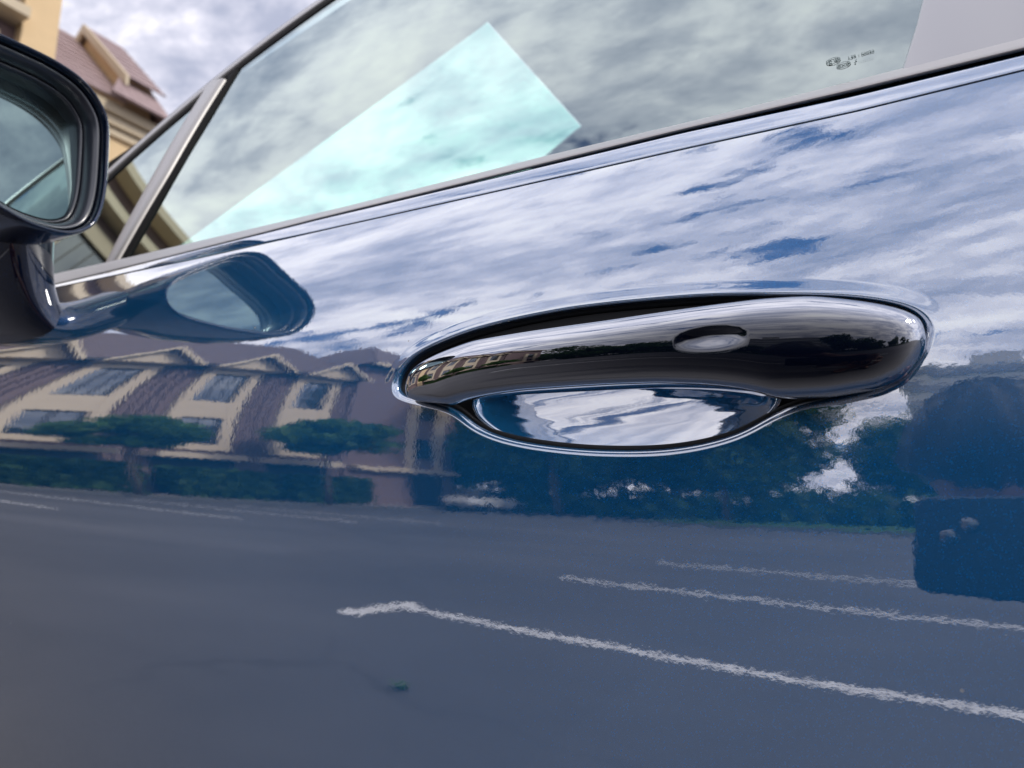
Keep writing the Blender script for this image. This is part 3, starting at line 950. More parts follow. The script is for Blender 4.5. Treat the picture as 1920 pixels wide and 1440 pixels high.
# ================================================================== THE PLACE
def ground_mat():
    m, t = new_mat('asphalt')
    co = t.add('ShaderNodeTexCoord').outputs['Object']
    n1 = t.noise(co, 0.35, 6, 0.6)
    n2 = t.noise(co, 60.0, 4, 0.7)
    f = t.math('ADD', t.math('MULTIPLY', n1, 0.65), t.math('MULTIPLY', n2, 0.35))
    c = t.ramp(f, [(0.30, (0.056, 0.056, 0.061)), (0.5, (0.083, 0.082, 0.088)), (0.72, (0.116, 0.114, 0.120))])
    wob = t.add('ShaderNodeTexNoise', None, Vector=co, Scale=1.2, Detail=5.0)
    vv = t.add('ShaderNodeVectorMath', {'operation': 'MULTIPLY_ADD'}, i0=wob.outputs['Color'], i1=(0.9, 0.9, 0.0), i2=co)
    ve = t.add('ShaderNodeTexVoronoi', {'feature': 'DISTANCE_TO_EDGE'}, Vector=vv.outputs[0], Scale=0.33)
    crack = t.ramp(ve.outputs['Distance'], [(0.0, (0.74, 0.74, 0.74)), (0.006, (0.82, 0.82, 0.82)), (0.011, (1, 1, 1))])
    c = t.mix(t.ramp(t.noise(co, 0.5, 3, 0.5), [(0.45, (0, 0, 0)), (0.6, (0.8, 0.8, 0.8))]), c, t.mix(1.0, c, crack, 'MULTIPLY'))
    vp = t.add('ShaderNodeTexVoronoi', {'feature': 'F1'}, Vector=co, Scale=0.21)
    patch = t.ramp(t.add('ShaderNodeSeparateColor', None, Color=vp.outputs['Color']).outputs[0], [(0.0, (0.9, 0.9, 0.9)), (0.5, (1.0, 1.0, 1.0)), (1.0, (1.08, 1.08, 1.08))])
    c = t.mix(1.0, c, patch, 'MULTIPLY')
    b = t.add('ShaderNodeBump', None, Strength=0.6, Distance=0.006, Height=t.noise(co, 120.0, 3, 0.7))
    p = t.add('ShaderNodeBsdfPrincipled', None, Base_Color=c, Roughness=0.85, Specular_IOR_Level=0.3, Normal=b.outputs[0])
    t.add('ShaderNodeOutputMaterial', None, Surface=p.outputs[0])
    return m
ASPHALT = ground_mat()
def paint_mat():
    m, t = new_mat('worn_road_paint')
    co = t.add('ShaderNodeTexCoord').outputs['Object']
    n = t.math('ADD', t.math('MULTIPLY', t.noise(co, 9.0, 6, 0.7), 0.6), t.math('MULTIPLY', t.noise(co, 55.0, 4, 0.7), 0.4))
    c = t.ramp(n, [(0.36, (0.16, 0.155, 0.15)), (0.46, (0.55, 0.54, 0.53)), (0.65, (0.74, 0.73, 0.72))])
    p = t.add('ShaderNodeBsdfPrincipled', None, Base_Color=c, Roughness=0.7)
    t.add('ShaderNodeOutputMaterial', None, Surface=p.outputs[0])
    return m
ROADPAINT = paint_mat()
LAWN = plain('lawn', (0.055, 0.12, 0.03), 0.9, var=0.5, scale=1.5, spec=0.1)
KERB = plain('kerb_stone', (0.38, 0.34, 0.32), 0.8, scale=3)
PAVING = plain('paving', (0.32, 0.28, 0.26), 0.85, scale=2.0)
WARM = plain('warm_render', (0.80, 0.60, 0.36), 0.8, var=0.12, scale=1.5, spec=0.2, bump=0.4, bscale=30)
CREAM = plain('cream_render', (0.60, 0.50, 0.375), 0.8, var=0.10, scale=1.2, spec=0.2)
MAUVE = plain('mauve_brick', (0.20, 0.145, 0.145), 0.85, var=0.25, scale=9.0, spec=0.2)
GARAGE = plain('garage_panel', (0.03, 0.028, 0.036), 0.5, scale=3)
FRAME = plain('window_frame_brown', (0.045, 0.038, 0.04), 0.5)
FASCIA = plain('cream_fascia', (0.64, 0.54, 0.39), 0.7, var=0.08)
HGLASS = lacquer('house_glass', (0.02, 0.03, 0.045), 0.14, flake=False, peel=0.0, base_metal=0, grow=0.5)
def roof_mat(name, k):
    m, t = new_mat(name)
    co = t.add('ShaderNodeTexCoord').outputs['Object']
    br = t.add('ShaderNodeTexBrick', None, Vector=co, Color1=(0.32*k, 0.235*k, 0.24*k, 1), Color2=(0.40*k, 0.30*k, 0.30*k, 1), Mortar=(0.18*k, 0.13*k, 0.135*k, 1), Scale=1.0, Brick_Width=0.35, Row_Height=0.3, Mortar_Size=0.02)
    c = t.mix(t.noise(co, 1.3, 4, 0.6), br.outputs[0], (0.36*k, 0.275*k, 0.28*k))
    p = t.add('ShaderNodeBsdfPrincipled', None, Base_Color=c, Roughness=0.75, Specular_IOR_Level=0.3)
    t.add('ShaderNodeOutputMaterial', None, Surface=p.outputs[0])
    return m
TILES = roof_mat('dark_mauve_tiles', 0.42)
TILES_PALE = roof_mat('pale_mauve_tiles', 1.0)

def sheet(name, x0, x1, y0, y1, z, mat, kind='structure'):
    o = mesh_obj(name, [(x0, y0, z), (x1, y0, z), (x1, y1, z), (x0, y1, z)], [(0, 1, 2, 3)], mat, None, False)
    return tag(o, kind=kind)
sheet('asphalt_ground', -600, 600, -600, 600, 0.0, ASPHALT)
lawn = MB().box(-160, 9.0, 24.5, 140, -0.2, 0.11).build('lawn', LAWN); tag(lawn, kind='structure')
lk = MB().box(-160, 9.15, 24.3, 24.5, -0.2, 0.14).box(9.0, 9.2, 24.5, 140, -0.2, 0.14).build('lawn_kerb', plain('grey_kerb', (0.10, 0.10, 0.10), 0.85, scale=3)); tag(lk, kind='structure')
pvm = MB().box(17.6, 20.5, -40, 34, -0.2, 0.12).build('pavement', PAVING); tag(pvm, kind='structure')
pk = MB().box(17.4, 17.6, -40, 34, -0.2, 0.14).build('pavement_kerb', MATS['grey_kerb']); tag(pk, kind='structure')
# painted bays
for i, y in enumerate((3.04, 5.42, 7.95)):
    xe = 2.57 if i == 0 else 2.75
    m = MB(); m.box(-2.5, xe, y-0.05, y+0.05, 0.001, 0.004)
    if i == 0: m.box(xe, xe+0.12, y-0.46, y+0.16, 0.001, 0.004)
    o = m.build('parking_line', ROADPAINT); tag(o, kind='structure')
for y in (5.4, 8.0, 10.6, 13.2, 0.2, 2.8):
    o = MB().box(9.0, 14.6, y-0.05, y+0.05, 0.001, 0.004).build('parking_line', ROADPAINT); tag(o, kind='structure')

# ---- terrace houses, facing -x
def gable(parent, y0, y1, z0, zap, x0, x1, wall, fasc, tiles):
    ym = (y0+y1)/2
    g = MB().prism([(y0, z0), (y1, z0), (ym, zap)], 'x', x0, x1).build('dormer', wall, parent)
    r = MB()
    e = 0.22
    k = (zap-z0)/(ym-y0)
    r.slab([(x0-0.35, ym, zap+0.10), (x1, ym, zap+0.10), (x1, y0-e, z0-e*k+0.10), (x0-0.35, y0-e, z0-e*k+0.10)], -0.09)
    r.slab([(x0-0.35, ym, zap+0.10), (x0-0.35, y1+e, z0-e*k+0.10), (x1, y1+e, z0-e*k+0.10), (x1, ym, zap+0.10)], -0.09)
    r.build('dormer_roof', tiles, g)
    b = MB()
    for (a, s_) in ((y0-e, 1), (y1+e, -1)):
        b.prism([(a, z0-e*k-0.08), (ym, zap-0.08), (ym, zap+0.12), (a, z0-e*k+0.12)], 'x', x0-0.43, x0-0.35)
    b.build('barge_board', fasc, g)
    return g
def window(parent, y0, y1, z0, z1, x, npane=3):
    fr = MB()
    t = 0.07
    fr.box(x-0.03, x+0.05, y0, y1, z0, z0+t).box(x-0.03, x+0.05, y0, y1, z1-t, z1)
    wd = (y1-y0)/npane
    for k in range(npane+1):
        c = y0+wd*k
        c0, c1 = max(y0, c-t/2), min(y1, c+t/2)
        fr.box(x-0.032, x+0.05, c0, c1, z0+t, z1-t)
    f = fr.build('window', FRAME, parent)
    for k in range(npane):
        MB().box(x+0.01, x+0.03, y0+wd*k+t/2, y0+wd*(k+1)-t/2, z0+t, z1-t).build('pane', HGLASS, f)
    return f
W = 4.2
def townhouse():
    h = empty('townhouse', (0, 0, 0), 'x', 'house', 'terrace houses facing the car park')
    h['local_build'] = 1
    MB().box(0, 9, 0, W, 0, 10.1).build('wall', MAUVE, h)
    a, b = 1.32, 2.88          # the window between its cream uprights
    def up(y0, y1, z0, z1, nm='window_surround', x=-0.22):
        MB().box(x, 0.02, y0, y1, z0, z1).build(nm, CREAM, h)
    up(a-0.45, a, 3.15, 9.75); up(b, b+0.45, 3.15, 9.75); up(a, b, 9.4, 9.75, x=-0.20)
    up(a, b, 5.6, 6.95, 'spandrel', -0.20); up(a, b, 3.15, 3.6, 'spandrel', -0.20)
    window(h, a+0.01, b-0.01, 6.97, 9.38, -0.06)
    window(h, a+0.01, b-0.01, 3.62, 5.58, -0.06, 2)
    MB().box(-0.95, 0.02, 0.35, W-0.75, 2.5, 2.85).build('balcony_slab', CREAM, h)
    MB().box(-0.08, 0.02, 0.62, 3.52, 0.1, 2.48).build('garage_door', GARAGE, h)
    for y in (0.05, 0.38, 3.55, 3.88):
        MB().box(-0.16, 0.02, y, y+0.22, 0, 10.0).build('pilaster', MAUVE, h)
    n = 14
    rf = MB()
    for k in range(n):
        a0, a1 = k/n, (k+1)/n
        x0, x1 = -0.5+5.0*a0, -0.5+5.0*a1
        z0, z1 = 10.0+5.0*a0, 10.0+5.0*a1
        rf.slab([(x0, -0.02, z0+0.10), (x1+0.05, -0.02, z1+0.10), (x1+0.05, W+0.02, z1+0.10), (x0, W+0.02, z0+0.10)][::-1], -0.06)
    rf.slab([(4.5, -0.02, 15.12), (9.5, -0.02, 10.3), (9.5, W+0.02, 10.3), (4.5, W+0.02, 15.12)][::-1], -0.08)
    r = rf.build('roof', TILES, h)
    MB().prism([(0, 10.0), (4.5, 14.9), (9, 10.3)], 'y', 0.02, W-0.02).build('roof_gable', MAUVE, h)
    MB().box(-0.62, -0.36, -0.02, W+0.02, 9.85, 10.08).build('gutter', GARAGE, h)
    gable(h, 0.55, 3.65, 9.8, 11.0, -0.75, 2.0, CREAM, FASCIA, TILES)
    return h
th0 = townhouse()
labs = ['terrace house joined to the tall corner house, nearest of the cream gabled row', 'terrace house behind the smaller flat clipped tree',
        'terrace house between the two flat clipped trees', 'terrace house behind the widest flat clipped tree, last with a cream gable']
X_H = 20.0
for i in range(4):
    o = th0 if i == 0 else copy_tree(th0)
    o.location = (X_H, 6.35+W*i, 0)
    o['label'] = labs[i]

# ---- the taller plain pavilion that ends the row
YE = 6.35+W*4
eh = empty('end_house', (X_H, YE, 0), 'taller plain mauve brick house with a hipped roof ending the terrace', 'house')
MB().box(X_H-0.3, X_H+9, YE+0.02, YE+7.6, 0, 11.6).build('wall', MAUVE, eh)
for y0, y1 in ((YE+3.9, YE+4.5), (YE+6.0, YE+6.6)):
    MB().box(X_H-0.45, X_H-0.28, y0, y1, 2.85, 9.6).build('window_surround', CREAM, eh)
window(eh, YE+4.5, YE+6.0, 3.7, 5.3, X_H-0.33, 2)
window(eh, YE+4.5, YE+6.0, 7.0, 9.2, X_H-0.33, 2)
MB().box(X_H-0.7, X_H-0.28, YE+0.3, YE+7.6, 2.5, 2.8).build('storey_band', CREAM, eh)
MB().box(X_H-0.36, X_H-0.28, YE+4.2, YE+6.4, 0.1, 2.3).build('garage_door', GARAGE, eh)
r = MB()
A = [(X_H-0.9, YE-0.3, 11.6), (X_H-0.9, YE+8.1, 11.6), (X_H+9.5, YE+8.1, 11.6), (X_H+9.5, YE-0.3, 11.6)]
r1, r2 = (X_H+3.6, YE+3.9, 15.9), (X_H+5.0, YE+3.9, 15.9)
r.slab([A[0], r1, A[1]], -0.1).slab([A[1], r1, r2, A[2]], -0.1).slab([A[2], r2, A[3]], -0.1).slab([A[3], r2, r1, A[0]], -0.1)
r.build('roof', TILES, eh)
MB().box(X_H-1.0, X_H-0.75, YE-0.3, YE+8.1, 11.45, 11.7).build('gutter', FASCIA, eh)

# ---- the tall corner house, whose upper storeys stand above the mirror
Y0 = -12.3
ch = empty('corner_house', (X_H, Y0, 0), 'tall cream and mauve corner house with tiled gables above the car mirror', 'house')
MB().box(X_H, X_H+10, Y0, 6.33, 0, 12.4).build('wall', WARM, ch)
MB().box(X_H-0.25, X_H+8, -8.42, 4.3, 0.0, 15.2).build('tower_wall', MAUVE, ch)
MB().box(X_H-0.55, X_H+2.0, -9.30, -8.42, 0, 17.5).build('corner_column', WARM, ch)
MB().box(X_H-0.62, X_H+2.1, -9.40, -8.32, 17.5, 17.8).build('column_cap', FASCIA, ch)
for (d, z0, z1) in ((0.12, 12.0, 12.22), (0.24, 12.26, 12.5), (0.36, 12.55, 12.85)):
    MB().box(X_H-d, X_H+10+d, Y0-d*0.7, -9.31, z0, z1).build('cornice', FASCIA, ch)
r = MB()        # main slope, then the lower skirt and the cross gable over it
for k in range(10):
    a0, a1 = k/10, (k+1)/10
    r.slab([(X_H-0.5+3.2*a0, -9.32, 12.9+3.3*a0+.06), (X_H-0.5+3.2*a1+.04, -9.32, 12.9+3.3*a1+.06), (X_H-0.5+3.2*a1+.04, -11.45, 12.9+3.3*a1+.06), (X_H-0.5+3.2*a0, -11.45, 12.9+3.3*a0+.06)], -0.05)
r.build('roof', TILES_PALE, ch)
MB().slab([(X_H-0.85, -10.75, 12.9), (X_H-0.85, -12.65, 12.9), (X_H-0.15, -12.45, 13.85), (X_H-0.15, -11.3, 13.85)], 0.08).slab([(X_H-0.85, -12.65, 12.9), (X_H+9, -12.65, 12.9), (X_H+9, -12.45, 13.85), (X_H-0.15, -12.45, 13.85)], 0.08).build('roof_skirt', TILES_PALE, ch)
MB().prism([(X_H-0.2, 12.9), (X_H+4.4, 12.9), (X_H+4.4, 13.9), (X_H+2.1, 16.15), (X_H-0.2, 13.9)], 'y', -12.35, -11.52).build('gable_wall', WARM, ch)
r = MB()
for k in range(8):
    a0, a1 = k/8, (k+1)/8
    r.slab([(X_H-0.5+2.6*a0, -11.40, 13.75+2.6*a0+.06), (X_H-0.5+2.6*a1+.03, -11.40, 13.75+2.6*a1+.06), (X_H-0.5+2.6*a1+.03, -12.62, 13.75+2.6*a1+.06), (X_H-0.5+2.6*a0, -12.62, 13.75+2.6*a0+.06)], -0.05)
r.slab([(X_H+2.1, -11.40, 16.38), (X_H+4.9, -11.40, 13.6), (X_H+4.9, -12.62, 13.6), (X_H+2.1, -12.62, 16.38)], -0.08)
r.build('gable_roof', TILES_PALE, ch)
b = MB()
b.prism([(X_H-0.5, 13.5), (X_H+2.1, 16.1), (X_H+2.1, 16.42), (X_H-0.5, 13.82)], 'y', -11.40, -11.30)
b.prism([(X_H+4.7, 13.5), (X_H+2.1, 16.1), (X_H+2.1, 16.42), (X_H+4.7, 13.82)], 'y', -11.40, -11.30)
b.build('barge_board', FASCIA, ch)
r = MB()
for k in range(12):
    a0, a1 = k/12, (k+1)/12
    r.slab([(X_H-0.8+5*a0, -8.42, 14.9+3.4*a0+.1), (X_H-0.8+5*a1+.05, -8.42, 14.9+3.4*a1+.1), (X_H-0.8+5*a1+.05, 4.6, 14.9+3.4*a1+.1), (X_H-0.8+5*a0, 4.6, 14.9+3.4*a0+.1)][::-1], -0.06)
r.build('tower_roof', TILES_PALE, ch)
for z in (13.6, 14.75):
    MB().box(X_H-0.95, X_H-0.25, -8.4, 4.5, z, z+0.28).build('storey_band', FASCIA, ch)
for y in (-7.6, -3.8, 0.6):
    for z in (3.4, 6.9, 10.4):
        window(ch, y, y+2.0, z, z+2.3, X_H-0.29)
        for (ya, yb, za, zb) in ((y-0.4, y, z-0.5, z+2.8), (y+2.0, y+2.4, z-0.5, z+2.8), (y, y+2.0, z+2.3, z+2.8), (y, y+2.0, z-0.5, z)):
            MB().box(X_H-0.42, X_H-0.24, ya, yb, za, zb).build('window_surround', CREAM, ch)
for z in (3.0, 6.6):
    window(ch, -11.6, -10.2, z, z+2.0, X_H-0.04, 2)
for z in (2.5, 6.0, 9.6):
    MB().box(X_H-0.45, X_H-0.25, -8.3, 4.25, z, z+0.25).build('storey_band', MAUVE, ch)

# ---- pale apartment block far behind
ap = empty('apartment_block', (-14, 120, 0), 'pale grey apartment block far behind the trees', 'building')
MB().box(-34, 2, 115, 130, 0, 30).build('wall', plain('pale_concrete', (0.5, 0.49, 0.47), 0.8, spec=0.2), ap)
for k in range(9):
    MB().box(-34.02, 2.02, 114.7, 115.05, 2.2+3.2*k, 3.6+3.2*k).build('window_band', HGLASS, ap)
MB().box(-12, -6, 118, 126, 30, 33).build('lift_house', MATS['pale_concrete'], ap)

# ---- trees
BARK = plain('bark', (0.09, 0.065, 0.045), 0.9, scale=8)
def leaf_mat(name, a, b):
    m, t = new_mat(name)
    g = t.add('ShaderNodeNewGeometry')
    c = t.ramp(g.outputs['Random Per Island'], [(0.0, a), (1.0, b)])
    p = t.add('ShaderNodeBsdfPrincipled', None, Base_Color=c, Roughness=0.6, Specular_IOR_Level=0.3)
    tl = t.add('ShaderNodeBsdfTranslucent', None, Color=c)
    mx = t.add('ShaderNodeMixShader', None, Fac=0.3, i1=p.outputs[0], i2=tl.outputs[0])
    t.add('ShaderNodeOutputMaterial', None, Surface=mx.outputs[0])
    return m
LEAF = leaf_mat('leaves', (0.018, 0.05, 0.014), (0.06, 0.13, 0.03))
LEAF2 = leaf_mat('clipped_leaves', (0.03, 0.085, 0.015), (0.09, 0.19, 0.04))
def make_tree(name, label, cat, group, h, cr, cz, crz, nleaf, leafmat, seed, lsize=0.28, trunk_r=0.16, clumps=14):
    g = random.Random(seed)
    o = empty(name, (0, 0, 0), label, cat, group); o['local_build'] = 1
    tb = MB()
    tb.tube([(0, 0, 0), (0.05, 0.02, cz*0.4), (0.0, 0.05, cz), (0.02, 0.0, cz+crz*0.5)], [trunk_r*1.25, trunk_r, trunk_r*0.7, trunk_r*0.25], 8)
    cl = []
    for k in range(clumps):
        a = g.uniform(0, 2*math.pi); q = math.sqrt(g.random()); u = g.uniform(-0.85, 0.95)
        f = math.sqrt(max(0.05, 1-u*u))*q
        c = (cr*f*math.cos(a)*0.85, cr*f*math.sin(a)*0.85, cz+crz*u*0.8)
        cl.append((c, g.uniform(0.28, 0.5)))
        if k % 2 == 0:
            tb.tube([(0, 0, cz*0.75), (c[0]*0.5, c[1]*0.5, cz*0.8+(c[2]-cz*0.8)*0.6), c], [trunk_r*0.45, trunk_r*0.25, trunk_r*0.08], 5)
    tb.build('trunk', BARK, o, True)
    V, Fs = [], []
    for k in range(nleaf):
        c, q = cl[g.randrange(len(cl))]
        d = Vector((g.gauss(0, 1), g.gauss(0, 1), g.gauss(0, 1))).normalized()*(g.random()**0.4)
        p = Vector((c[0]+d.x*cr*q, c[1]+d.y*cr*q, c[2]+d.z*crz*q))
        n = Vector((g.gauss(0, 1), g.gauss(0, 1), g.gauss(0.4, 1))).normalized()
        a = n.orthogonal().normalized(); b = n.cross(a)
        ang = g.uniform(0, 6.28); a, b = a*math.cos(ang)+b*math.sin(ang), b*math.cos(ang)-a*math.sin(ang)
        s = lsize*g.uniform(0.6, 1.3)
        i = len(V)
        V += [p-a*s, p-b*s*0.45, p+a*s, p+b*s*0.45]
        Fs.append((i, i+1, i+2, i+3))
    mesh_obj('crown', V, Fs, leafmat, o, False)
    return o
TT = 'park trees along the far side of the car park'
protos = [make_tree('park_tree', 'x', 'tree', TT, 9, 3.6, 5.2, 3.6, 5200, LEAF, 11),
          make_tree('park_tree', 'x', 'tree', TT, 8, 3.0, 4.6, 3.3, 4200, LEAF, 12),
          make_tree('park_tree', 'x', 'tree', TT, 10, 4.2, 6.0, 4.4, 6500, LEAF, 13)]
spots = []
g = random.Random(5)
for k, (x, y) in enumerate([(24.5, 38), (19.0, 33), (14.2, 30), (10.2, 34), (7.0, 29.5), (0.6, 35), (-11, 36), (-17, 38), (-14, 30), (-20, 33), (-27, 31), (-34, 36), (-42, 31), (-52, 35), (-62, 32), (28, 44), (17, 41), (8, 42), (-20, 44), (-24, 44), (34, 40), (-75, 36), (21.5, 43), (14.0, 38), (11.2, 45), (18.5, 38)]):
    p = protos[k % 3]
    o = p if k < 3 else copy_tree(p)
    o.location = (x, y, 0.1); o.rotation_euler = (0, 0, g.uniform(0, 6.28)); s = g.uniform(0.85, 1.2); s = 0.68 if (x, y) == (0.6, 35) else s; o.scale = (s, s, s*g.uniform(0.9, 1.1))
    o['label'] = 'leafy green park tree on the lawn beyond the car park'
hv0 = make_tree('clipped_tree', 'x', 'tree', 'clipped street trees in front of the terrace', 4, 1.75, 3.6, 0.95, 5200, LEAF2, 21, lsize=0.15, trunk_r=0.08, clumps=20)
for k, (x, y, sc, lb) in enumerate([(17.0, 12.7, 1.0, 'flat clipped green tree between the corner house and the middle of the terrace'), (17.0, 19.1, 1.28, 'widest flat clipped green tree, towards the park end of the terrace'), (17.0, 5.6, 1.0, 'flat clipped green tree in front of the tall corner house')]):
    o = hv0 if k == 0 else copy_tree(hv0)
    o.location = (x, y, 0.1); o.rotation_euler = (0, 0, k*1.7); o.scale = (sc, sc, 0.5+sc/2); o['label'] = lb
# hedge below the park trees
V, Fs = [], []
for k in range(16000):
    x = g.uniform(-80, 30); y = 31+g.uniform(0, 9); z = 0.1+abs(g.gauss(0, 0.9))
    n = Vector((g.gauss(0, 1), g.gauss(0, 1), g.gauss(0, 1))).normalized(); a = n.orthogonal().normalized(); b = n.cross(a)
    s = 0.42*g.uniform(0.6, 1.3); i = len(V); p = Vector((x, y, z))
    V += [p-a*s, p-b*s*0.5, p+a*s, p+b*s*0.5]; Fs.append((i, i+1, i+2, i+3))
hd = mesh_obj('shrubbery', V, Fs, LEAF, None, False); tag(hd, 'dense low green shrubs under the park trees', 'shrubs', kind='stuff')

def hedge(x0, x1, y0, y1, h, label, n=2600):
    V, Fs = [], []
    for k in range(n):
        p = Vector((g.uniform(x0, x1), g.uniform(y0, y1), 0.1+h*g.random()**0.7))
        nn = Vector((g.gauss(0, 1), g.gauss(0, 1), g.gauss(0, 1))).normalized(); a = nn.orthogonal().normalized(); b = nn.cross(a)
        s = 0.16*g.uniform(0.6, 1.3); i = len(V)
        V.extend([p-a*s, p-b*s*0.6, p+a*s, p+b*s*0.6]); Fs.append((i, i+1, i+2, i+3))
    tag(mesh_obj('hedge', V, Fs, LEAF, None, False), label, 'hedge', 'hedges along the terrace')
hedge(18.3, 19.3, 6.6, 10.4, 1.7, 'low dark hedge in front of the terrace house nearest the corner house')
hedge(18.3, 19.3, 11.0, 14.0, 1.8, 'short dark hedge behind the smaller clipped tree trunk')
hedge(18.3, 19.3, 15.0, 18.4, 1.7, 'dark hedge between the two clipped trees')
hedge(18.3, 19.3, 19.4, 23.2, 1.7, 'dark hedge under the widest clipped tree')
# a weed on the asphalt
WEED = (1.70, 1.73)
V, Fs = [], []
for k in range(26):
    a = g.uniform(0, 6.28); l = g.uniform(0.02, 0.06); c, q = math.cos(a), math.sin(a); i = len(V)
    b = Vector((WEED[0]+g.gauss(0, 0.008), WEED[1]+g.gauss(0, 0.008), 0.0)); d = Vector((c, q, 0.7)).normalized(); sd_ = Vector((-q, c, 0))*0.006
    V.extend([b, b+d*l*0.5-sd_, b+d*l, b+d*l*0.5+sd_]); Fs.append((i, i+1, i+2, i+3))
tag(mesh_obj('weed', V, Fs, LEAF2, None, False), 'tiny green weed growing from the asphalt near the car door', 'weed')
# ---- parked cars by the houses and the lawn
def parked_car(col, loc, rz, label):
    o = empty('parked_car', loc, label, 'car', 'cars parked across the car park', rz); o['local_build'] = 1
    pm = lacquer('car_lacquer', col, 0.10, flake=False, peel=0.2, base_metal=0.0)
    def loft(secs, ny):
        V = []
        for x, zb, zt, hw in secs:
            for k in range(ny):
                a = 2*math.pi*k/ny; c, s_ = math.cos(a), math.sin(a)
                V.append((x, hw*abs(c)**0.5*(1 if c > 0 else -1), (zb+zt)/2+(zt-zb)/2*abs(s_)**0.55*(1 if s_ > 0 else -1)))
        return V, grid_faces(len(secs), ny, False, True)
    V, Fs = loft([(-2.15, 0.5, 0.6, 0.3), (-2.1, 0.35, 0.88, 0.78), (-1.6, 0.25, 0.95, 0.88), (-0.6, 0.22, 0.95, 0.9), (0.8, 0.22, 0.95, 0.9), (1.5, 0.25, 0.85, 0.86), (2.05, 0.35, 0.70, 0.74), (2.15, 0.45, 0.55, 0.3)], 20)
    mesh_obj('body', V, Fs, pm, o, True)
    V, Fs = loft([(-1.75, 0.85, 0.95, 0.65), (-1.25, 0.80, 1.38, 0.66), (-0.3, 0.80, 1.47, 0.68), (0.25, 0.80, 1.42, 0.67), (0.95, 0.85, 0.95, 0.66)], 20)
    mesh_obj('glasshouse', V, Fs, GLOSS_BLACK, o, True)
    V, Fs = loft([(-1.2, 1.38, 1.41, 0.5), (-0.3, 1.40, 1.50, 0.56), (0.25, 1.38, 1.45, 0.5)], 16)
    mesh_obj('roof', V, Fs, pm, o, True)
    for x in (-1.3, 1.3):
        for y in (-0.82, 0.82):
            MB().tube([(x, y-0.1, 0.32), (x, y+0.1, 0.32)], 0.32, 20).build('wheel', TYRE, o)
    for y in (-0.6, 0.6):
        MB().box(2.02, 2.10, y-0.14, y+0.14, 0.55, 0.66).build('headlight', MATS['alloy_rim'], o)
parked_car((0.5, 0.5, 0.5), (16.2, 27.5, 0), R(90), 'white parked car beside the lawn kerb')

# ================================================================== THE PHOTOGRAPHER
ph = empty('phone', tuple(CAM+RT*0.058-UP*0.02-FW*0.008), 'dark phone held level in front of the photographer', 'phone')
def in_phone(a, b, d): return CAM+RT*a+UP*b-FW*d
PH = plain('phone_back', (0.006, 0.012, 0.03), 0.35)
nseg = 8
def rrect(x0, x1, y0, y1, r):
    out = []
    for cx, cy, a0 in ((x1-r, y1-r, 0), (x0+r, y1-r, 90), (x0+r, y0+r, 180), (x1-r, y0+r, 270)):
        for k in range(nseg+1):
            a = R(a0+90*k/nseg); out.append((cx+r*math.cos(a), cy+r*math.sin(a)))
    return out
V = []
o1 = rrect(-0.022, 0.138, -0.058, 0.020, 0.010); n1 = len(o1)
o2 = rrect(-0.020, 0.136, -0.056, 0.018, 0.009)
for oo, d in ((o2, 0.003), (o1, 0.0045), (o1, 0.0095), (o2, 0.011)):
    V += [in_phone(a, b, d) for a, b in oo]
Fs = grid_faces(4, n1, False, True)+[tuple(range(n1))[::-1], tuple(range(3*n1, 4*n1))]
mesh_obj('phone_body', V, Fs, PH, ph, False)
for a, b in ((0.004, -0.014), (0.018, -0.004)):
    V = []
    for r_, d in ((0.0, 0.0015), (0.0055, 0.0015), (0.0062, 0.0022), (0.0062, 0.0032)):
        for k in range(16):
            t = 2*math.pi*k/16; V.append(in_phone(a+r_*math.cos(t), b+r_*math.sin(t), d))
    mesh_obj('camera_lens', V, grid_faces(4, 16, False, True), GLOSS_BLACK, ph, True)

person = empty('person', (-0.25, 0.95, 0.0), 'person with dark hair in a maroon shirt and pale shorts crouching to hold a phone', 'person')
SKIN = plain('skin', (0.34, 0.18, 0.13), 0.5, var=0.08, scale=20)
HAIR = plain('dark_hair', (0.012, 0.010, 0.010), 0.5, scale=60)
SHIRT = plain('maroon_shirt', (0.16, 0.03, 0.045), 0.85, scale=40)
SHORTS = plain('pale_shorts', (0.50, 0.48, 0.45), 0.85, scale=40)
SHOE = plain('dark_shoe', (0.03, 0.03, 0.035), 0.6)
def skinned(name, nodes, edges, mat, parent, root=0, sub=2):
    me = bpy.data.meshes.new(name)
    me.from_pydata([n[0] for n in nodes], edges, [])
    o = bpy.data.objects.new(name, me); COL.objects.link(o)
    me.materials.append(mat)
    sk = o.modifiers.new('skin', 'SKIN'); sk.use_smooth_shade = True
    for i, n in enumerate(nodes):
        r = n[1]
        me.skin_vertices[0].data[i].radius = r if hasattr(r, '__len__') else (r, r)
    me.skin_vertices[0].data[root].use_root = True
    sb = o.modifiers.new('sub', 'SUBSURF'); sb.levels = sub; sb.render_levels = sub
    dg = bpy.context.evaluated_depsgraph_get()
    m2 = bpy.data.meshes.new_from_object(o.evaluated_get(dg))
    bpy.data.objects.remove(o)
    m2.polygons.foreach_set('use_smooth', [True]*len(m2.polygons))
    ob = bpy.data.objects.new(name, m2); COL.objects.link(ob)
    attach(ob, parent)
    return ob
wr = in_phone(0.150, -0.045, 0.050); wl = in_phone(0.112, -0.105, 0.050)
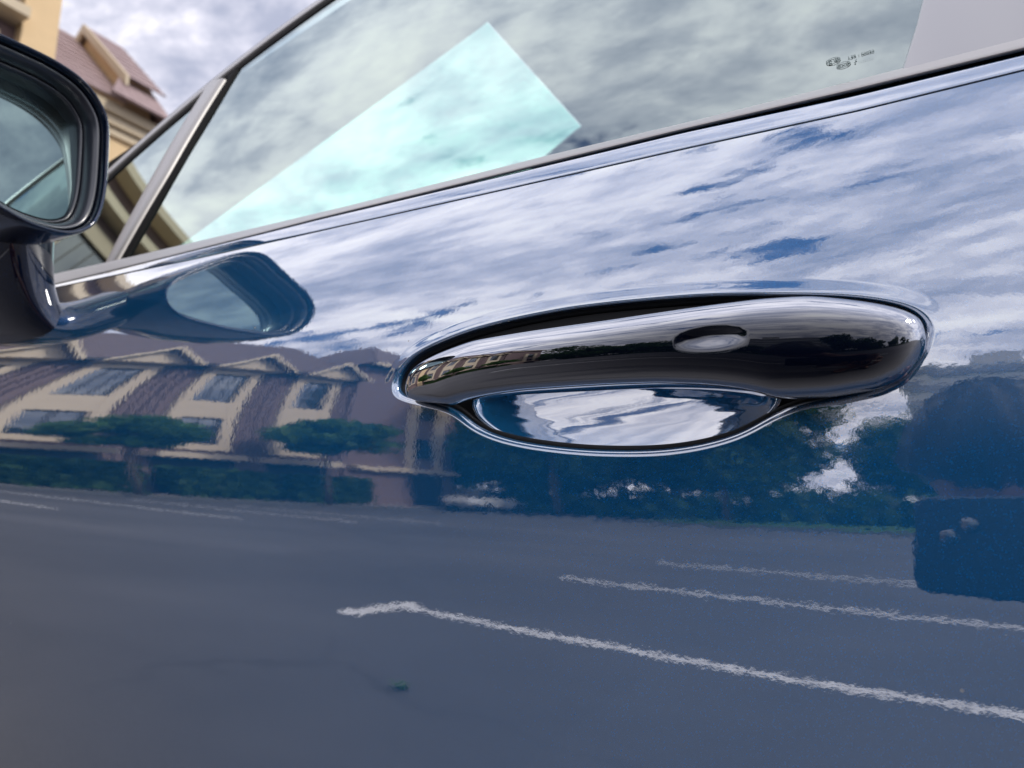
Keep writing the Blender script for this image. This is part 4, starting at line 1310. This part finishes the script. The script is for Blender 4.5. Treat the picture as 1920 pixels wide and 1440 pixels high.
J = {'pel': ((-0.34, 1.08, 0.30), (0.15, 0.12)), 'spine': ((-0.31, 1.04, 0.48), (0.14, 0.11)), 'chest': ((-0.27, 0.97, 0.66), (0.14, 0.11)), 'neck': ((-0.165, 0.86, 0.80), 0.055),
     'head0': ((-0.10, 0.80, 0.885), 0.06), 'shR': ((-0.40, 0.93, 0.70), 0.065), 'shL': ((-0.15, 1.02, 0.70), 0.06), 'elR': ((-0.46, 0.66, 0.58), 0.043), 'elL': ((-0.22, 0.72, 0.53), 0.043),
     'wrR': (tuple(wr), 0.027), 'wrL': (tuple(wl), 0.027), 'hipR': ((-0.43, 1.05, 0.28), 0.10), 'hipL': ((-0.25, 1.05, 0.28), 0.10), 'knR': ((-0.50, 0.66, 0.47), 0.062), 'knL': ((-0.30, 0.64, 0.46), 0.062),
     'anR': ((-0.46, 0.92, 0.09), 0.040), 'anL': ((-0.28, 0.90, 0.09), 0.040), 'toR': ((-0.47, 0.74, 0.035), 0.035), 'toL': ((-0.28, 0.72, 0.035), 0.035)}
ks = list(J)
E_ = [('pel', 'spine'), ('spine', 'chest'), ('chest', 'neck'), ('neck', 'head0'), ('chest', 'shR'), ('chest', 'shL'), ('shR', 'elR'), ('elR', 'wrR'), ('shL', 'elL'), ('elL', 'wrL'), ('pel', 'hipR'), ('pel', 'hipL'), ('hipR', 'knR'), ('knR', 'anR'), ('hipL', 'knL'), ('knL', 'anL'), ('anR', 'toR'), ('anL', 'toL')]
skinned('body', [J[k] for k in ks], [(ks.index(a), ks.index(b)) for a, b in E_], SKIN, person)
def grown(names, k): return [(J[n][0], tuple(r*k for r in J[n][1]) if hasattr(J[n][1], '__len__') else J[n][1]*k) for n in names]
def mid(a, b, t): return tuple(J[a][0][i]*(1-t)+J[b][0][i]*t for i in range(3))
skinned('shirt', grown(['pel', 'spine', 'chest'], 1.1)+[((-0.20, 0.89, 0.765), 0.070)]+grown(['shR', 'shL'], 1.15)+[(mid('shR', 'elR', 0.65), 0.062), (mid('shL', 'elL', 0.65), 0.060)], [(0, 1), (1, 2), (2, 3), (2, 4), (2, 5), (4, 6), (5, 7)], SHIRT, person)
skinned('shorts', grown(['pel', 'hipR', 'hipL'], 1.12)+[(mid('hipR', 'knR', 0.9), 0.085), (mid('hipL', 'knL', 0.9), 0.085)], [(0, 1), (0, 2), (1, 3), (2, 4)], SHORTS, person)
for a, b in (('anR', 'toR'), ('anL', 'toL')):
    pa, pb = Vector(J[a][0]), Vector(J[b][0])
    skinned('shoe', [(tuple(pa+Vector((0, 0.03, -0.035))), 0.045), (tuple((pa+pb)/2+Vector((0, 0, -0.01))), 0.046), (tuple(pb), 0.042)], [(0, 1), (1, 2)], SHOE, person)
# head with a face, turned to the phone
HCN = Vector((-0.060, 0.765, 0.940))
look = (in_phone(0.05, -0.10, 0.0)-HCN).normalized()
hx_ = look; hz_ = (Vector((0, 0, 1))-look*look.z).normalized(); hy_ = hz_.cross(hx_)
V = []
nu, nv = 40, 28
def head_pt(u, v):
    a = 2*math.pi*u; t = math.pi*v
    d = Vector((math.cos(a)*math.sin(t), math.sin(a)*math.sin(t), math.cos(t)))
    x, y, z = d.x*0.098, d.y*0.076, d.z*0.115
    if d.z < 0: y *= 1+0.22*d.z; x *= 1+0.10*d.z
    if d.x > 0:
        x += 0.020*math.exp(-((d.y/0.16)**2+((d.z+0.15)/0.22)**2))          # nose
        x -= 0.010*math.exp(-(((abs(d.y)-0.36)/0.17)**2+((d.z-0.05)/0.12)**2))  # eye sockets
        x += 0.006*math.exp(-((d.y/0.35)**2+((d.z+0.48)/0.06)**2))          # lips
        x += 0.010*math.exp(-((d.y/0.3)**2+((d.z+0.85)/0.15)**2))           # chin
    else:
        if d.z < -0.3: x *= 0.8
    y += (0.012 if d.y > 0 else -0.012)*math.exp(-((d.x/0.16)**2+((d.z)/0.28)**2))*(1 if abs(d.y) > 0.5 else 0)   # ears
    return HCN+hx_*x+hy_*y+hz_*z
for i in range(nu):
    for j in range(nv):
        V.append(head_pt(i/nu, 0.001+0.998*j/(nv-1)))
mesh_obj('head', V, grid_faces(nu, nv, True, False), SKIN, person, True)
V = []
for i in range(nu):
    for j in range(18):
        t = j/17*0.62
        p = head_pt(i/nu, 0.001+t)
        a = 2*math.pi*i/nu
        front = max(0, math.cos(a))
        lim = 0.62-0.07*front**0.6
        t2 = j/17*lim
        p = head_pt(i/nu, 0.001+t2)
        V.append(p+(p-HCN).normalized()*((0.014 if j < 16 else 0.006 if j < 17 else -0.002)+0.005*math.sin(i*1.9+j*0.7)*math.sin(j*0.9+i*0.6)+0.010*max(0, math.sin(math.pi*j/17))*max(0, math.cos(2*math.pi*i/nu+0.9))))
mesh_obj('hair', V, grid_faces(nu, 18, True, False), HAIR, person, True)
for s_ in (-1, 1):
    c = HCN+hx_*0.083+hy_*0.030*s_+hz_*0.006
    V = []
    for i in range(12):
        for j in range(8):
            a = 2*math.pi*i/12; t = math.pi*(0.01+0.98*j/7)
            V.append(c+Vector((math.sin(t)*math.cos(a), math.sin(t)*math.sin(a), math.cos(t)))*0.011)
    mesh_obj('eye', V, grid_faces(12, 8, True, False), HAIR, person, True)
# hands: palm, four fingers round the phone edge and a thumb
def hand(wrist, side):
    m = []
    pal = in_phone(0.138 if side > 0 else 0.100, -0.035 if side > 0 else -0.072, 0.022)
    nodes = [(tuple(wrist), 0.026), (tuple((Vector(wrist)+pal)/2), (0.034, 0.020)), (tuple(pal), (0.036, 0.016))]
    edges = [(0, 1), (1, 2)]
    skinned('hand', nodes, edges, SKIN, person, 0, 1)
    for k in range(4):
        if side > 0:
            b = -0.048+0.017*k
            pts = [in_phone(0.136, b, 0.024), in_phone(0.146, b, 0.010), in_phone(0.143, b+0.002, -0.004), in_phone(0.128-0.004*(k % 2), b+0.003, -0.007), in_phone(0.112-0.005*abs(k-1.5), b+0.003, -0.008)]
        else:
            a = 0.125-0.017*k
            pts = [in_phone(a, -0.066, 0.020), in_phone(a, -0.070, 0.008), in_phone(a-0.001, -0.067, -0.004), in_phone(a-0.002, -0.055, -0.007), in_phone(a-0.003, -0.044+0.004*abs(k-1.5), -0.008)]
        skinned('finger', [(tuple(p), r) for p, r in zip(pts, (0.0095, 0.0092, 0.0085, 0.0078, 0.0065))], [(0, 1), (1, 2), (2, 3), (3, 4)], SKIN, person, 0, 1)
    if side > 0:
        pts = [in_phone(0.132, -0.040, 0.026), in_phone(0.120, -0.020, 0.026), in_phone(0.108, -0.006, 0.022), in_phone(0.098, 0.002, 0.019)]
    else:
        pts = [in_phone(0.090, -0.066, 0.024), in_phone(0.080, -0.050, 0.024), in_phone(0.074, -0.036, 0.021), in_phone(0.070, -0.026, 0.019)]
    skinned('thumb', [(tuple(p), r) for p, r in zip(pts, (0.012, 0.011, 0.010, 0.008))], [(0, 1), (1, 2), (2, 3)], SKIN, person, 0, 1)
hand(wr, 1); hand(wl, -1)

for o in list(bpy.data.objects):
    if 'local_build' in o:
        del o['local_build']
